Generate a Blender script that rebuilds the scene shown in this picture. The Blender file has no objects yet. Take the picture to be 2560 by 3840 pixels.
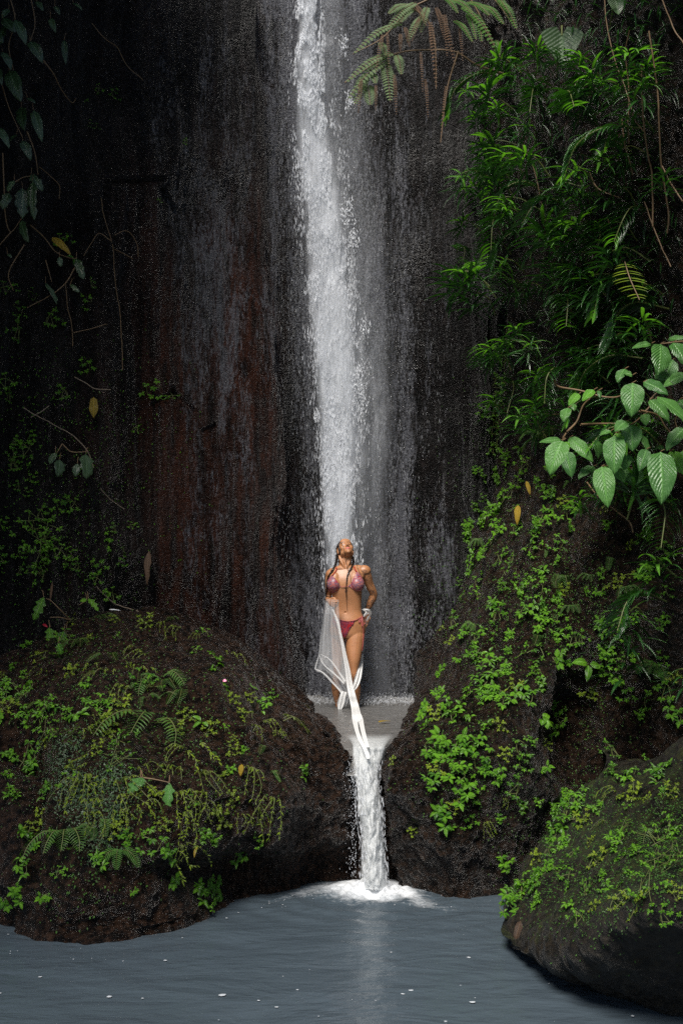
import bpy, math, random
import numpy as np
from mathutils import Vector, Matrix
from mathutils.bvhtree import BVHTree

# ------------------------------------------------------------------ camera, sky, sun, exposure
S = bpy.context.scene
COL = S.collection
F_PX, W_PX, H_PX = 4400.0, 2560.0, 3840.0
CAM = np.array([0.0, 0.0, 2.03])
PITCH = math.atan(280.0 / F_PX)
cd = bpy.data.cameras.new('camera')
cam = bpy.data.objects.new('camera', cd)
COL.objects.link(cam)
cam.location = CAM
cam.rotation_euler = (math.pi / 2 + PITCH, 0, 0)
cd.sensor_fit = 'VERTICAL'
cd.sensor_height = 36.0
cd.lens = F_PX / H_PX * 36.0
cd.clip_end = 500
S.camera = cam
S.view_settings.view_transform = 'Standard'
S.view_settings.look = 'None'
S.view_settings.gamma = 1
S.view_settings.exposure = 0.9
S.cycles.transparent_max_bounces = 16
S.cycles.max_bounces = 6
S.cycles.use_denoising = False

SUN_EL, SUN_AZ = math.radians(55), math.radians(200)   # azimuth: light comes from behind the camera, slightly left
wd = bpy.data.worlds.new('World')
S.world = wd
wd.use_nodes = True
nt = wd.node_tree
sky = nt.nodes.new('ShaderNodeTexSky')
sky.sky_type = 'NISHITA'
sky.sun_disc = False
sky.sun_elevation = SUN_EL
sky.sun_rotation = SUN_AZ
nt.links.new(sky.outputs[0], nt.nodes['Background'].inputs[0])
nt.nodes['Background'].inputs[1].default_value = 0.05
sl = bpy.data.lights.new('sun', 'SUN')
sl.energy = 3.3
sl.angle = math.radians(24)
sl.color = (1.0, 0.95, 0.88)
so = bpy.data.objects.new('sun', sl)
COL.objects.link(so)
sd = Vector((math.sin(SUN_AZ) * math.cos(SUN_EL), math.cos(SUN_AZ) * math.cos(SUN_EL), math.sin(SUN_EL)))
so.rotation_euler = sd.to_track_quat('Z', 'Y').to_euler()
so.location = (0, -2, 14)

# ------------------------------------------------------------------ pixel <-> world (2560 x 3840 photograph pixels)
FW = np.array([0, math.cos(PITCH), math.sin(PITCH)])
UP = np.array([0, -math.sin(PITCH), math.cos(PITCH)])
RT = np.array([1.0, 0, 0])
def ray(px, py):
    px = np.asarray(px, float); py = np.asarray(py, float)
    return FW + RT * ((px - W_PX / 2) / F_PX)[..., None] + UP * ((H_PX / 2 - py) / F_PX)[..., None]
def P(px, py, Y):
    d = ray(px, py)
    return CAM + d * (np.asarray(Y, float) / d[..., 1])[..., None]
def PZ(px, py, z):
    d = ray(px, py)
    return CAM + d * ((z - CAM[2]) / d[..., 2])[..., None]
DS = 2560 / 1568.0
def PX(p):
    q = np.asarray(p) - CAM
    y = q @ FW
    return np.stack([W_PX / 2 + F_PX * (q @ RT) / y, H_PX / 2 - F_PX * (q @ UP) / y], -1)
POOL2 = 0.93      # height of the small upper pool; the lower pool is z = 0

# ------------------------------------------------------------------ noise
def _h(i, j, k, s):
    n = (i * 73856093) ^ (j * 19349663) ^ (k * 83492791) ^ (s * 2654435761 & 0x7fffffff)
    n = (n ^ (n >> 13)) * 1274126177 & 0x7fffffffffff
    return ((n ^ (n >> 16)) & 0xffff) / 32767.5 - 1.0
def vn(p, s=0):
    f = np.floor(p); t = p - f; f = f.astype(np.int64); t = t * t * (3 - 2 * t)
    i, j, k = f[..., 0], f[..., 1], f[..., 2]; x, y, z = t[..., 0], t[..., 1], t[..., 2]
    r = 0
    for a in (0, 1):
        for b in (0, 1):
            for c in (0, 1):
                r = r + _h(i + a, j + b, k + c, s) * (x if a else 1 - x) * (y if b else 1 - y) * (z if c else 1 - z)
    return r
def fbm(p, o=4, s=0, g=0.5, l=2.03):
    a, r = 1.0, 0
    for q in range(o):
        r = r + a * vn(p, s + q * 7); p = p * l + 3.7; a *= g
    return r
def vor(p, s=0):
    """distance to nearest jittered cell point"""
    f = np.floor(p).astype(np.int64); best = np.full(p.shape[:-1], 9.0)
    for a in (-1, 0, 1):
        for b in (-1, 0, 1):
            for c in (-1, 0, 1):
                i, j, k = f[..., 0] + a, f[..., 1] + b, f[..., 2] + c
                q = np.stack([i + .5 + .45 * _h(i, j, k, s), j + .5 + .45 * _h(i, j, k, s + 1), k + .5 + .45 * _h(i, j, k, s + 2)], -1)
                best = np.minimum(best, np.linalg.norm(p - q, axis=-1))
    return best

# ------------------------------------------------------------------ object helpers
def tag(o, label=None, cat=None, group=None, kind=None):
    if label: o['label'] = label
    if cat: o['category'] = cat
    if group: o['group'] = group
    if kind: o['kind'] = kind
    return o
def make_mesh(name, V, F, mat=None, smooth=True, attr=None, attr_name='dat'):
    V = np.asarray(V, np.float32)
    me = bpy.data.meshes.new(name)
    if isinstance(F, np.ndarray):
        n, k = F.shape
        me.vertices.add(len(V)); me.vertices.foreach_set('co', V.ravel())
        me.loops.add(n * k); me.loops.foreach_set('vertex_index', F.astype(np.int32).ravel())
        me.polygons.add(n)
        me.polygons.foreach_set('loop_start', np.arange(0, n * k, k, dtype=np.int32))
        me.update(calc_edges=True)
    else:
        me.from_pydata([tuple(v) for v in V], [], [tuple(f) for f in F]); me.update()
    me.polygons.foreach_set('use_smooth', np.full(len(me.polygons), smooth))
    if attr is not None:
        a = me.attributes.new(attr_name, 'FLOAT_COLOR', 'POINT')
        A = np.ones((len(V), 4), np.float32); A[:, :attr.shape[1]] = attr
        a.data.foreach_set('color', A.ravel())
    if mat: me.materials.append(mat)
    me.validate()
    return me
def obj(name, me, parent=None):
    o = bpy.data.objects.new(name, me)
    COL.objects.link(o)
    if parent: o.parent = parent
    return o
def empty(name, loc=(0, 0, 0)):
    o = bpy.data.objects.new(name, None); o.empty_display_size = .1
    COL.objects.link(o); o.location = loc
    return o
def grid_faces(n, m, wrap=False):
    i, j = np.meshgrid(np.arange(n - 1), np.arange(m if wrap else m - 1), indexing='ij')
    a = i * m + j; b = i * m + (j + 1) % m
    return np.stack([a, b, b + m, a + m], -1).reshape(-1, 4)
class MB:
    def __init__(s): s.V, s.F, s.A, s.n = [], [], [], 0
    def add(s, V, F, A=None):
        V = np.asarray(V, float); F = np.asarray(F)
        if F.shape[1] == 3: F = np.concatenate([F, F[:, 2:]], 1)
        s.V.append(V); s.F.append(F + s.n); s.n += len(V)
        s.A.append(np.ones((len(V), 3)) * .5 if A is None else A)
    def mesh(s, name, mat, smooth=True):
        F = np.concatenate(s.F)
        V, A = np.concatenate(s.V), np.concatenate(s.A)
        tri = F[:, 2] == F[:, 3]
        if tri.any():
            fs = [tuple(f) for f in F[~tri].tolist()] + [tuple(f) for f in F[tri][:, :3].tolist()]
            return make_mesh(name, V, fs, mat, smooth, A)
        return make_mesh(name, V, F, mat, smooth, A)
def spline(pts, n):
    """Catmull-Rom through pts -> n points"""
    p = np.asarray(pts, float); p = np.concatenate([2 * p[:1] - p[1:2], p, 2 * p[-1:] - p[-2:-1]])
    t = np.linspace(0, len(p) - 3 - 1e-6, n); i = np.floor(t).astype(int); f = t - i
    sh = (-1,) + (1,) * (p.ndim - 1); f = f.reshape(sh)
    a, b, c, d = p[i], p[i + 1], p[i + 2], p[i + 3]
    return .5 * (2 * b + (c - a) * f + (2 * a - 5 * b + 4 * c - d) * f ** 2 + (3 * b - a - 3 * c + d) * f ** 3)
def tube(pts, rad, k=6, n=None):
    p = np.asarray(pts, float)
    if n: p = spline(p, n)
    m = len(p); r = np.interp(np.linspace(0, 1, m), np.linspace(0, 1, len(np.atleast_1d(rad))), np.atleast_1d(rad)) if np.ndim(rad) else np.full(m, rad)
    t = np.gradient(p, axis=0); t /= np.linalg.norm(t, axis=1)[:, None] + 1e-9
    u = np.cross(t, [0.13, 0.97, 0.2]); u /= np.linalg.norm(u, axis=1)[:, None] + 1e-9
    w = np.cross(t, u)
    a = np.linspace(0, 2 * np.pi, k, endpoint=False)
    V = p[:, None] + r[:, None, None] * (u[:, None] * np.cos(a)[None, :, None] + w[:, None] * np.sin(a)[None, :, None])
    return V.reshape(-1, 3), grid_faces(m, k, True)

# ------------------------------------------------------------------ materials
def mat(name):
    m = bpy.data.materials.new(name); m.use_nodes = True
    N = m.node_tree.nodes; L = m.node_tree.links
    return m, N, L, N['Principled BSDF']
def node(N, t, **kw):
    n = N.new('ShaderNode' + t)
    for k, v in kw.items():
        if k[0] == '_': n.inputs[int(k[1:])].default_value = v
        elif k in ('ins',):
            for a, b in v.items(): n.inputs[a].default_value = b
        else: setattr(n, k, v)
    return n
def ramp(N, stops, interp='LINEAR'):
    r = N.new('ShaderNodeValToRGB'); r.color_ramp.interpolation = interp
    e = r.color_ramp.elements
    while len(e) < len(stops): e.new(.5)
    for q, (p, c) in zip(e, stops):
        q.position = p; q.color = (c, c, c, 1) if np.isscalar(c) else (*c, 1)
    return r
def mapped(N, L, scale, src=None):
    g = N.new('ShaderNodeNewGeometry') if src is None else None
    mp = N.new('ShaderNodeMapping'); mp.inputs['Scale'].default_value = scale
    L.new(g.outputs['Position'] if g else src, mp.inputs[0])
    return mp.outputs[0]
def mix(N, L, f, a, b, mode='MIX'):
    m = N.new('ShaderNodeMix'); m.data_type = 'RGBA'; m.blend_type = mode
    for k, v in ((0, f), (6, a), (7, b)):
        s = m.inputs[k]
        if isinstance(v, bpy.types.NodeSocket): L.new(v, s)
        elif isinstance(v, (int, float)): s.default_value = v if k == 0 else (v, v, v, 1)
        else: s.default_value = (*v, 1)
    return m.outputs[2]
def math_(N, L, op, a, b=None, clamp=False):
    m = N.new('ShaderNodeMath'); m.operation = op; m.use_clamp = clamp
    for s, v in zip(m.inputs, (a, b)):
        if v is None: continue
        if isinstance(v, bpy.types.NodeSocket): L.new(v, s)
        else: s.default_value = v
    return m.outputs[0]
def noise(N, L, vec, scale, detail=4, rough=.55, dist=0):
    n = N.new('ShaderNodeTexNoise'); n.inputs['Scale'].default_value = scale; n.inputs['Detail'].default_value = detail
    n.inputs['Roughness'].default_value = rough; n.inputs['Distortion'].default_value = dist
    L.new(vec, n.inputs['Vector'])
    return n.outputs['Fac']

def rock_material(name, dark, light, moss=0.0, streak=0.0, red=None, wet_rough=.28, film=0.0, fleck=1.0):
    m, N, L, B = mat(name)
    pos = mapped(N, L, (1, 1, 1))
    big = noise(N, L, pos, 1.3, 5, .6)
    fine = noise(N, L, pos, 22, 6, .7)
    vpos = mapped(N, L, (9, 9, .55))
    st = noise(N, L, vpos, 1.6, 5, .62)
    r1 = ramp(N, [(.36, 0), (.66, 1)]); L.new(fine, r1.inputs[0]); r1.color_ramp.elements[0].position=.44; r1.color_ramp.elements[1].position=.72
    c = mix(N, L, r1.outputs[0], dark, light)
    if red:
        rr = ramp(N, [(.40, 0), (.58, 1)]); L.new(noise(N, L, mapped(N, L, (1.1, 1.1, .25)), 1.0, 3, .5), rr.inputs[0])
        atr = N.new('ShaderNodeAttribute'); atr.attribute_name = 'dat'; spr = N.new('ShaderNodeSeparateColor'); L.new(atr.outputs['Color'], spr.inputs[0])
        c = mix(N, L, math_(N, L, 'MULTIPLY', rr.outputs[0], spr.outputs[1]), c, mix(N, L, r1.outputs[0], [v * .55 for v in red], red))
    if streak:
        r2 = ramp(N, [(.40, 1.0 - streak), (.60, 1)]); L.new(st, r2.inputs[0])
        c = mix(N, L, 1.0, c, r2.outputs[0], 'MULTIPLY')
    if moss:
        g = N.new('ShaderNodeNewGeometry')
        sx = N.new('ShaderNodeSeparateXYZ'); L.new(g.outputs['Normal'], sx.inputs[0])
        up = math_(N, L, 'MULTIPLY', sx.outputs[2], .25)
        mm = math_(N, L, 'ADD', math_(N, L, 'ADD', noise(N, L, pos, 2.6, 6, .68), up), moss - .5)
        r3 = ramp(N, [(.52, 0), (.66, 1)]); L.new(mm, r3.inputs[0])
        mc = mix(N, L, r1.outputs[0], (.010, .014, .002), (.072, .088, .012))
        c = mix(N, L, r3.outputs[0], c, mc)
    rough = ramp(N, [(.3, wet_rough * .8), (.7, wet_rough * 1.7)]); L.new(big, rough.inputs[0])
    L.new(rough.outputs[0], B.inputs['Roughness'])
    # fine pebbly relief and the wet film that glints on it
    vo = N.new('ShaderNodeTexVoronoi'); vo.inputs['Scale'].default_value = 34; L.new(pos, vo.inputs['Vector'])
    hb = math_(N, L, 'MULTIPLY', noise(N, L, pos, 42, 5, .8), 1.3)
    hh = math_(N, L, 'ADD', hb, math_(N, L, 'MULTIPLY', vo.outputs['Distance'], -.5))
    hh = math_(N, L, 'ADD', hh, math_(N, L, 'MULTIPLY', noise(N, L, pos, 15, 4, .6), .5 if streak else 1.5))
    if streak:
        hh = math_(N, L, 'ADD', hh, math_(N, L, 'MULTIPLY', noise(N, L, mapped(N, L, (34, 34, 3.2)), 1.0, 4, .65), 1.1))
    bp = N.new('ShaderNodeBump'); bp.inputs['Strength'].default_value = 1.0 * fleck; bp.inputs['Distance'].default_value = .045
    L.new(hh, bp.inputs['Height']); L.new(bp.outputs[0], B.inputs['Normal'])
    if film:
        # thin broken water running down the face (white where it breaks), plus painted glints
        f1 = noise(N, L, mapped(N, L, (44, 44, 7)), 1.0, 5, .8)
        f2 = noise(N, L, mapped(N, L, (5.5, 5.5, .35)), 1.0, 3, .5)
        s = math_(N, L, 'ADD', f1, math_(N, L, 'MULTIPLY', f2, .55))
        at = N.new('ShaderNodeAttribute'); at.attribute_name = 'dat'
        sp = N.new('ShaderNodeSeparateColor'); L.new(at.outputs['Color'], sp.inputs[0])
        s = math_(N, L, 'ADD', s, math_(N, L, 'MULTIPLY', sp.outputs[0], .26))
        r4 = ramp(N, [(.86, 0), (1.0, 1)]); L.new(s, r4.inputs[0])
        fm = math_(N, L, 'MULTIPLY', r4.outputs[0], film)
        c = mix(N, L, fm, c, (.17, .175, .20))
    L.new(c, B.inputs['Base Color'])
    B.inputs['Specular IOR Level'].default_value = .5
    return m

M = {}
M['cliff'] = rock_material('wet_cliff', (.003, .0024, .0022), (.028, .021, .020), streak=.85, red=(.095, .030, .015), film=.75, wet_rough=.25, moss=0)
M['mound'] = rock_material('mossy_tuff', (.005, .003, .002), (.082, .044, .027), moss=.15, wet_rough=.2)
M['spur'] = rock_material('spur_tuff', (.004, .0027, .0018), (.060, .034, .021), moss=.13, wet_rough=.22)
M['boulder'] = rock_material('boulder_tuff', (.006, .004, .002), (.048, .034, .016), moss=.38, wet_rough=.42)

def leaf_material(name, a, b, rough=.32, trans=.25, vein=.5, tip=None):
    """a..b: colour range picked per leaf (attribute r) and per plant (object random); g along, b across the blade"""
    m, N, L, B = mat(name)
    at = N.new('ShaderNodeAttribute'); at.attribute_name = 'dat'
    sp = N.new('ShaderNodeSeparateColor'); L.new(at.outputs['Color'], sp.inputs[0])
    oi = N.new('ShaderNodeObjectInfo')
    f = math_(N, L, 'ADD', math_(N, L, 'MULTIPLY', sp.outputs[0], .65), math_(N, L, 'MULTIPLY', oi.outputs['Random'], .35))
    f = math_(N, L, 'ADD', f, math_(N, L, 'MULTIPLY', math_(N, L, 'SUBTRACT', noise(N, L, mapped(N, L, (1, 1, 1)), 30, 3), .5), .5), True)
    c = mix(N, L, f, a, b)
    if tip:
        r = ramp(N, [(.75, 0), (1, 1)]); L.new(sp.outputs[1], r.inputs[0])
        c = mix(N, L, r.outputs[0], c, tip)
    # midrib (across = .5) and side veins
    d = math_(N, L, 'ABSOLUTE', math_(N, L, 'SUBTRACT', sp.outputs[2], .5))
    rib = ramp(N, [(.0, 1), (.07, 0)]); L.new(d, rib.inputs[0])
    c = mix(N, L, math_(N, L, 'MULTIPLY', rib.outputs[0], .55), c, [min(1, v * 1.6 + .02) for v in b])
    ph = math_(N, L, 'SUBTRACT', math_(N, L, 'MULTIPLY', sp.outputs[1], 62), math_(N, L, 'MULTIPLY', d, 44))
    h = math_(N, L, 'ADD', math_(N, L, 'SINE', ph), math_(N, L, 'MULTIPLY', rib.outputs[0], -1.5))
    h = math_(N, L, 'ADD', h, math_(N, L, 'MULTIPLY', noise(N, L, mapped(N, L, (1, 1, 1)), 60, 3), 2.5))
    bp = N.new('ShaderNodeBump'); bp.inputs['Strength'].default_value = vein; bp.inputs['Distance'].default_value = .004
    L.new(h, bp.inputs['Height'])
    L.new(bp.outputs[0], B.inputs['Normal'])
    L.new(c, B.inputs['Base Color'])
    B.inputs['Roughness'].default_value = rough
    B.inputs['Specular IOR Level'].default_value = .6
    tr = N.new('ShaderNodeBsdfTranslucent')
    L.new(mix(N, L, 1.0, c, (1.3, 1.5, .5), 'MULTIPLY'), tr.inputs[0])
    ms = N.new('ShaderNodeMixShader'); ms.inputs[0].default_value = trans
    L.new(B.outputs[0], ms.inputs[1]); L.new(tr.outputs[0], ms.inputs[2])
    L.new(ms.outputs[0], N['Material Output'].inputs[0])
    return m
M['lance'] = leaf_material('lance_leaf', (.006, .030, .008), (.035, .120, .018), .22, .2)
M['lance_lit'] = leaf_material('lit_young_lance_leaf', (.070, .230, .018), (.160, .400, .045), .26, .35)  # young-leaf green, brightened so lit highlights are painted into the colour
M['broad'] = leaf_material('broad_leaf', (.045, .140, .030), (.105, .260, .050), .36, .2, vein=.5)
M['sprig'] = leaf_material('sprig_leaf', (.022, .095, .006), (.165, .390, .020), .33, .3)
M['sprig_yellow'] = leaf_material('yellow_green_leaf', (.100, .165, .010), (.290, .400, .030), .33, .3)
M['dark_leaf'] = leaf_material('dark_leaf', (.022, .048, .018), (.065, .120, .048), .35, .2, vein=.25)
M['fern'] = leaf_material('fern_leaf', (.040, .120, .022), (.110, .230, .040), .4, .3)
M['fern_pale'] = leaf_material('pale_fern_leaf', (.090, .150, .060), (.220, .300, .150), .4, .3)
M['dead'] = leaf_material('dead_leaf', (.050, .028, .015), (.130, .070, .035), .6, .2)
M['yellow'] = leaf_material('yellow_leaf', (.180, .130, .012), (.380, .250, .020), .4, .3)
def plain(name, col, rough=.5, bump=0, bscale=60, spec=.5):
    m, N, L, B = mat(name)
    n = noise(N, L, mapped(N, L, (1, 1, 1)), bscale, 4)
    L.new(mix(N, L, n, [v * .6 for v in col], [min(1, v * 1.35) for v in col]), B.inputs['Base Color'])
    B.inputs['Roughness'].default_value = rough
    B.inputs['Specular IOR Level'].default_value = spec
    if bump:
        bp = N.new('ShaderNodeBump'); bp.inputs['Distance'].default_value = bump; L.new(n, bp.inputs['Height']); L.new(bp.outputs[0], B.inputs['Normal'])
    return m
M['stem'] = plain('green_stem', (.10, .12, .03), .5)
M['vine'] = plain('brown_vine', (.16, .10, .05), .6)
M['twig'] = plain('dead_twig', (.22, .17, .12), .7, .003)
M['red_petal'] = plain('red_petal', (.7, .03, .05), .4)
M['pink_petal'] = plain('pink_petal', (.7, .2, .35), .4)
M['white_scrap'] = plain('white_scrap', (.8, .82, .85), .3)

# ------------------------------------------------------------------ the rock faces
def loft(name, net, n, m, material, amp=1.0, extra=None, attrf=None, seed=1, pit=None, grain=.007, mid=1.0):
    """net[row][col] = (px, py, Y) or ('z', px, py, z) or ('w', x, y, z)"""
    G = []
    for row in net:
        R = []
        for c in row:
            if c[0] == 'z': R.append(PZ(c[1], c[2], c[3]))
            elif c[0] == 'w': R.append(np.array(c[1:], float))
            else: R.append(P(c[0], c[1], c[2]))
        G.append(R)
    G = np.array(G)
    A = spline(G, n)                                   # rows
    A = np.swapaxes(spline(np.swapaxes(A, 0, 1), m), 0, 1)
    du = np.gradient(A, axis=1); dv = np.gradient(A, axis=0)
    Nn = np.cross(du, dv); Nn /= np.linalg.norm(Nn, axis=-1)[..., None] + 1e-9
    if (Nn[..., 1].mean()) > 0: Nn = -Nn
    flip = (np.cross(du, dv)[..., 1].mean() > 0)
    d = .16 * fbm(A * .9, 2, seed) + mid * (.055 * fbm(A * 3.1, 4, seed + 20) + .020 * fbm(A * 11, 3, seed + 40))
    pt = 1 if pit is None else pit(A)
    d = d - pt * (.030 * vor(A * 5.5, seed + 3) + .014 * vor(A * 17, seed + 5)) - grain * vor(A * 46, seed + 6)
    if extra is not None: d = d + extra(A)
    A = A + Nn * (d * amp)[..., None]
    V = A.reshape(-1, 3); F = grid_faces(n, m)
    if flip: F = F[:, ::-1]
    att = attrf(A).reshape(n * m, -1) if attrf else None
    me = make_mesh(name, V, F, material, True, att)
    return V, F, me
SOLID = []
def land(name, *a, **k):
    V, F, me = loft(name, *a, **k)
    SOLID.append((V, F))
    o = obj(name, me)
    return o

# back cliff with its alcove
cx = [-1500, -700, -150, 300, 650, 900, 1010, 1080, 1200, 1400, 1620, 1760, 1900, 2200, 3200]
cy = [8.2, 8.9, 9.7, 10.3, 10.8, 11.0, 11.1, 11.42, 11.5, 11.5, 11.5, 11.5, 11.7, 12.0, 12.2]
rows = []
for py, off, lx in ((3000, -.1, 0), (2640, -.08, 0), (2200, 0, 0), (1700, .1, 0), (1100, .15, 0), (500, .2, 0), (-100, .3, 0), (-900, .3, 0), (-2200, -.2, 0)):
    r = []
    for i, (px, Y) in enumerate(zip(cx, cy)):
        yy = Y + off
        if px < 700: yy -= max(0, (1500 - py)) / 1500 * (700 - px) / 1400 * .9
        sh = 0
        if 900 <= px <= 1080: sh = np.interp(py, [0, 900, 1700, 2300, 2700], [-80, -40, 0, 30, 60])
        r.append((px + sh, py, yy))
    rows.append(r)
def cliff_extra(A):
    fl = .09 * fbm(A * np.array([3.2, 3.2, .30]), 3, 77) + .022 * fbm(A * np.array([13, 13, .9]), 3, 78)
    w = np.exp(-((A[..., 0] - .15) / 1.0) ** 2)        # smoother inside the alcove
    px = PX(A); 
    ledge = 0
    for (x0, y0, x1, y1, dep) in ((600, 715, 665, 790, .06), (400, 690, 600, 680, .05), (640, 1470, 720, 1540, .05), (560, 1520, 640, 1480, .04), (760, 1620, 800, 1600, .04)):
        vx, vy = x1 - x0, y1 - y0; ll = vx * vx + vy * vy
        t = np.clip(((px[..., 0] - x0) * vx + (px[..., 1] - y0) * vy) / ll, 0, 1)
        q = (px[..., 0] - x0 - t * vx) ** 2 + (px[..., 1] - y0 - t * vy) ** 2
        ledge = ledge - dep * np.exp(-q / (9. ** 2)) + dep * .35 * np.exp(-((px[..., 0] - x0 - t * vx) ** 2 + (px[..., 1] + 38 - y0 - t * vy) ** 2) / 28. ** 2)
    return fl * (1 - .5 * w) + ledge
def cliff_film_glints(A):
    px = PX(A); x, y = px[..., 0], px[..., 1]
    c = np.interp(y, [-500, 0, 900, 1700, 2600], [1150, 1160, 1250, 1320, 1350])
    near = np.exp(-((x - c) / np.where(x > c, 260, 170)) ** 2)
    left = .52 * np.exp(-((x - 800) / 230) ** 2) * np.exp(-((y - 1050) / 800) ** 2)  # extra pale specks here paint in the glints of the left cliff
    dry = 1 / (1 + np.exp((x - 420) / 60))
    red = 1 / (1 + np.exp((x - 1050 + .03 * (1500 - y)) / 25)) / (1 + np.exp(-(x - 420) / 90)) * np.clip((y - 200) / 900, .25, 1)
    return np.stack([np.clip(near * 1.0 + left - dry * 1.4, -1.5, 1.2), red], -1)
def cliff_pit(A):
    x = PX(A)[..., 0]
    return .15 + .85 / (1 + np.exp((x - 620) / 60))
cliff = land('cliff', rows, 900, 900, M['cliff'], extra=cliff_extra, attrf=cliff_film_glints, seed=4, pit=cliff_pit, grain=.003, mid=.3)
tag(cliff, 'tall dark wet cliff face streaked with running water behind the fall', kind='structure')

# left bank: mound and chute under the cascade
net = [
 [('w', -3.9, 7.3, -.5), ('w', -2.2, 6.9, -.5), ('w', -1.75, 6.55, -.5), ('w', -1.3, 6.5, -.5), ('w', -.95, 6.7, -.5), ('w', -.6, 7.1, -.5), ('w', -.35, 7.4, -.5), ('w', -.12, 7.8, -.5), ('w', 0, 8.0, -.5), ('w', .1, 8.15, -.5), ('w', .22, 8.15, -.5), ('w', .36, 8.1, -.5)],
 [('z', -600, 3330, 0), ('z', -200, 3420, 0), ('z', 100, 3495, 0), ('z', 380, 3512, 0), ('z', 620, 3470, 0), ('z', 850, 3402, 0), ('z', 1050, 3352, 0), ('z', 1200, 3305, 0), ('z', 1310, 3290, 0), (1360, 3290, 8.25), (1420, 3290, 8.25), ('z', 1490, 3300, 0)],
 [(-600, 3180, 8.0), (-200, 3220, 7.45), (100, 3270, 7.05), (380, 3290, 6.95), (620, 3270, 7.05), (850, 3260, 7.5), (1050, 3200, 7.7), (1195, 3150, 8.0), (1305, 3130, 8.12), (1350, 3130, 8.22), (1415, 3130, 8.22), (1480, 3120, 8.1)],
 [(-600, 2950, 8.2), (-200, 2980, 7.8), (100, 2960, 7.45), (380, 2960, 7.25), (620, 2960, 7.25), (850, 2960, 7.4), (1040, 2960, 7.6), (1190, 2960, 7.96), (1300, 2970, 8.07), (1345, 2970, 8.2), (1410, 2970, 8.2), (1470, 2960, 8.08)],
 [(-600, 2700, 8.6), (-200, 2720, 8.3), (100, 2700, 8.1), (380, 2680, 7.9), (620, 2690, 7.9), (850, 2710, 8.0), (1030, 2750, 8.2), (1180, 2820, 8.12), (1285, 2860, 8.08), (1345, 2875, 8.25), (1405, 2875, 8.25), (1470, 2860, 8.15)],
 [(-600, 2530, 9.2), (-200, 2560, 9.0), (100, 2520, 8.9), (380, 2440, 9.0), (620, 2430, 9.1), (850, 2500, 9.3), (1010, 2600, 9.4), (1190, 2738, 8.9), (1288, 2812, 8.12), (1350, 2825, 8.4), ('w', .26, 8.4, .72), ('w', .40, 8.5, .72)],
 [(-600, 2450, 10), (-200, 2480, 10), (60, 2440, 10), (350, 2312, 10.2), (560, 2285, 10.4), (800, 2345, 10.6), (1000, 2515, 11), (1140, 2655, 10.3), (1242, 2745, 8.95), ('w', .12, 9.2, .6), ('w', .25, 9.2, .6), ('w', .5, 9.0, .6)],
 [(-600, 2480, 10.8), (-200, 2500, 10.8), (60, 2450, 10.9), (350, 2350, 11.2), (560, 2330, 11.4), (820, 2400, 11.6), (1040, 2590, 11.8), ('w', -.2, 11.0, .6), ('w', 0, 10.5, .5), ('w', .15, 10.5, .5), ('w', .35, 10.5, .5), ('w', .6, 10.2, .6)],
 [(-600, 2500, 12), (-200, 2550, 12), (60, 2550, 12.4), (350, 2500, 12.4), (560, 2500, 12.4), (850, 2600, 12.5), (1050, 2700, 12.4), ('w', -.2, 12.4, .3), ('w', 0, 12.4, .3), ('w', .2, 12.4, .3), ('w', .4, 12.4, .3), ('w', .7, 12.4, .3)],
]
def mound_extra(A):
    px = PX(A); x, y = px[..., 0], px[..., 1]
    near = np.clip((x - 1150) / 120, 0, 1)
    e = -.13 * fbm(A * .9, 3, 9) * near * .9
    e = e - .22 * np.exp(-((x - 760) / 230) ** 2 - ((y - 3290) / 70) ** 2)        # dark undercut above the water
    e = e - .30 * np.exp(-((x - 60) / 130) ** 2 - ((y - 2800) / 90) ** 2)
    e = e - .12 * np.exp(-((x - 130) / 40) ** 2 - ((y - 3050) / 200) ** 2)
    return e
mound = land('rock_bank', net, 560, 800, M['mound'], amp=.9, extra=mound_extra, seed=9)
tag(mound, 'rounded mossy rock bank left of the cascade above the pool', kind='structure')

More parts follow.
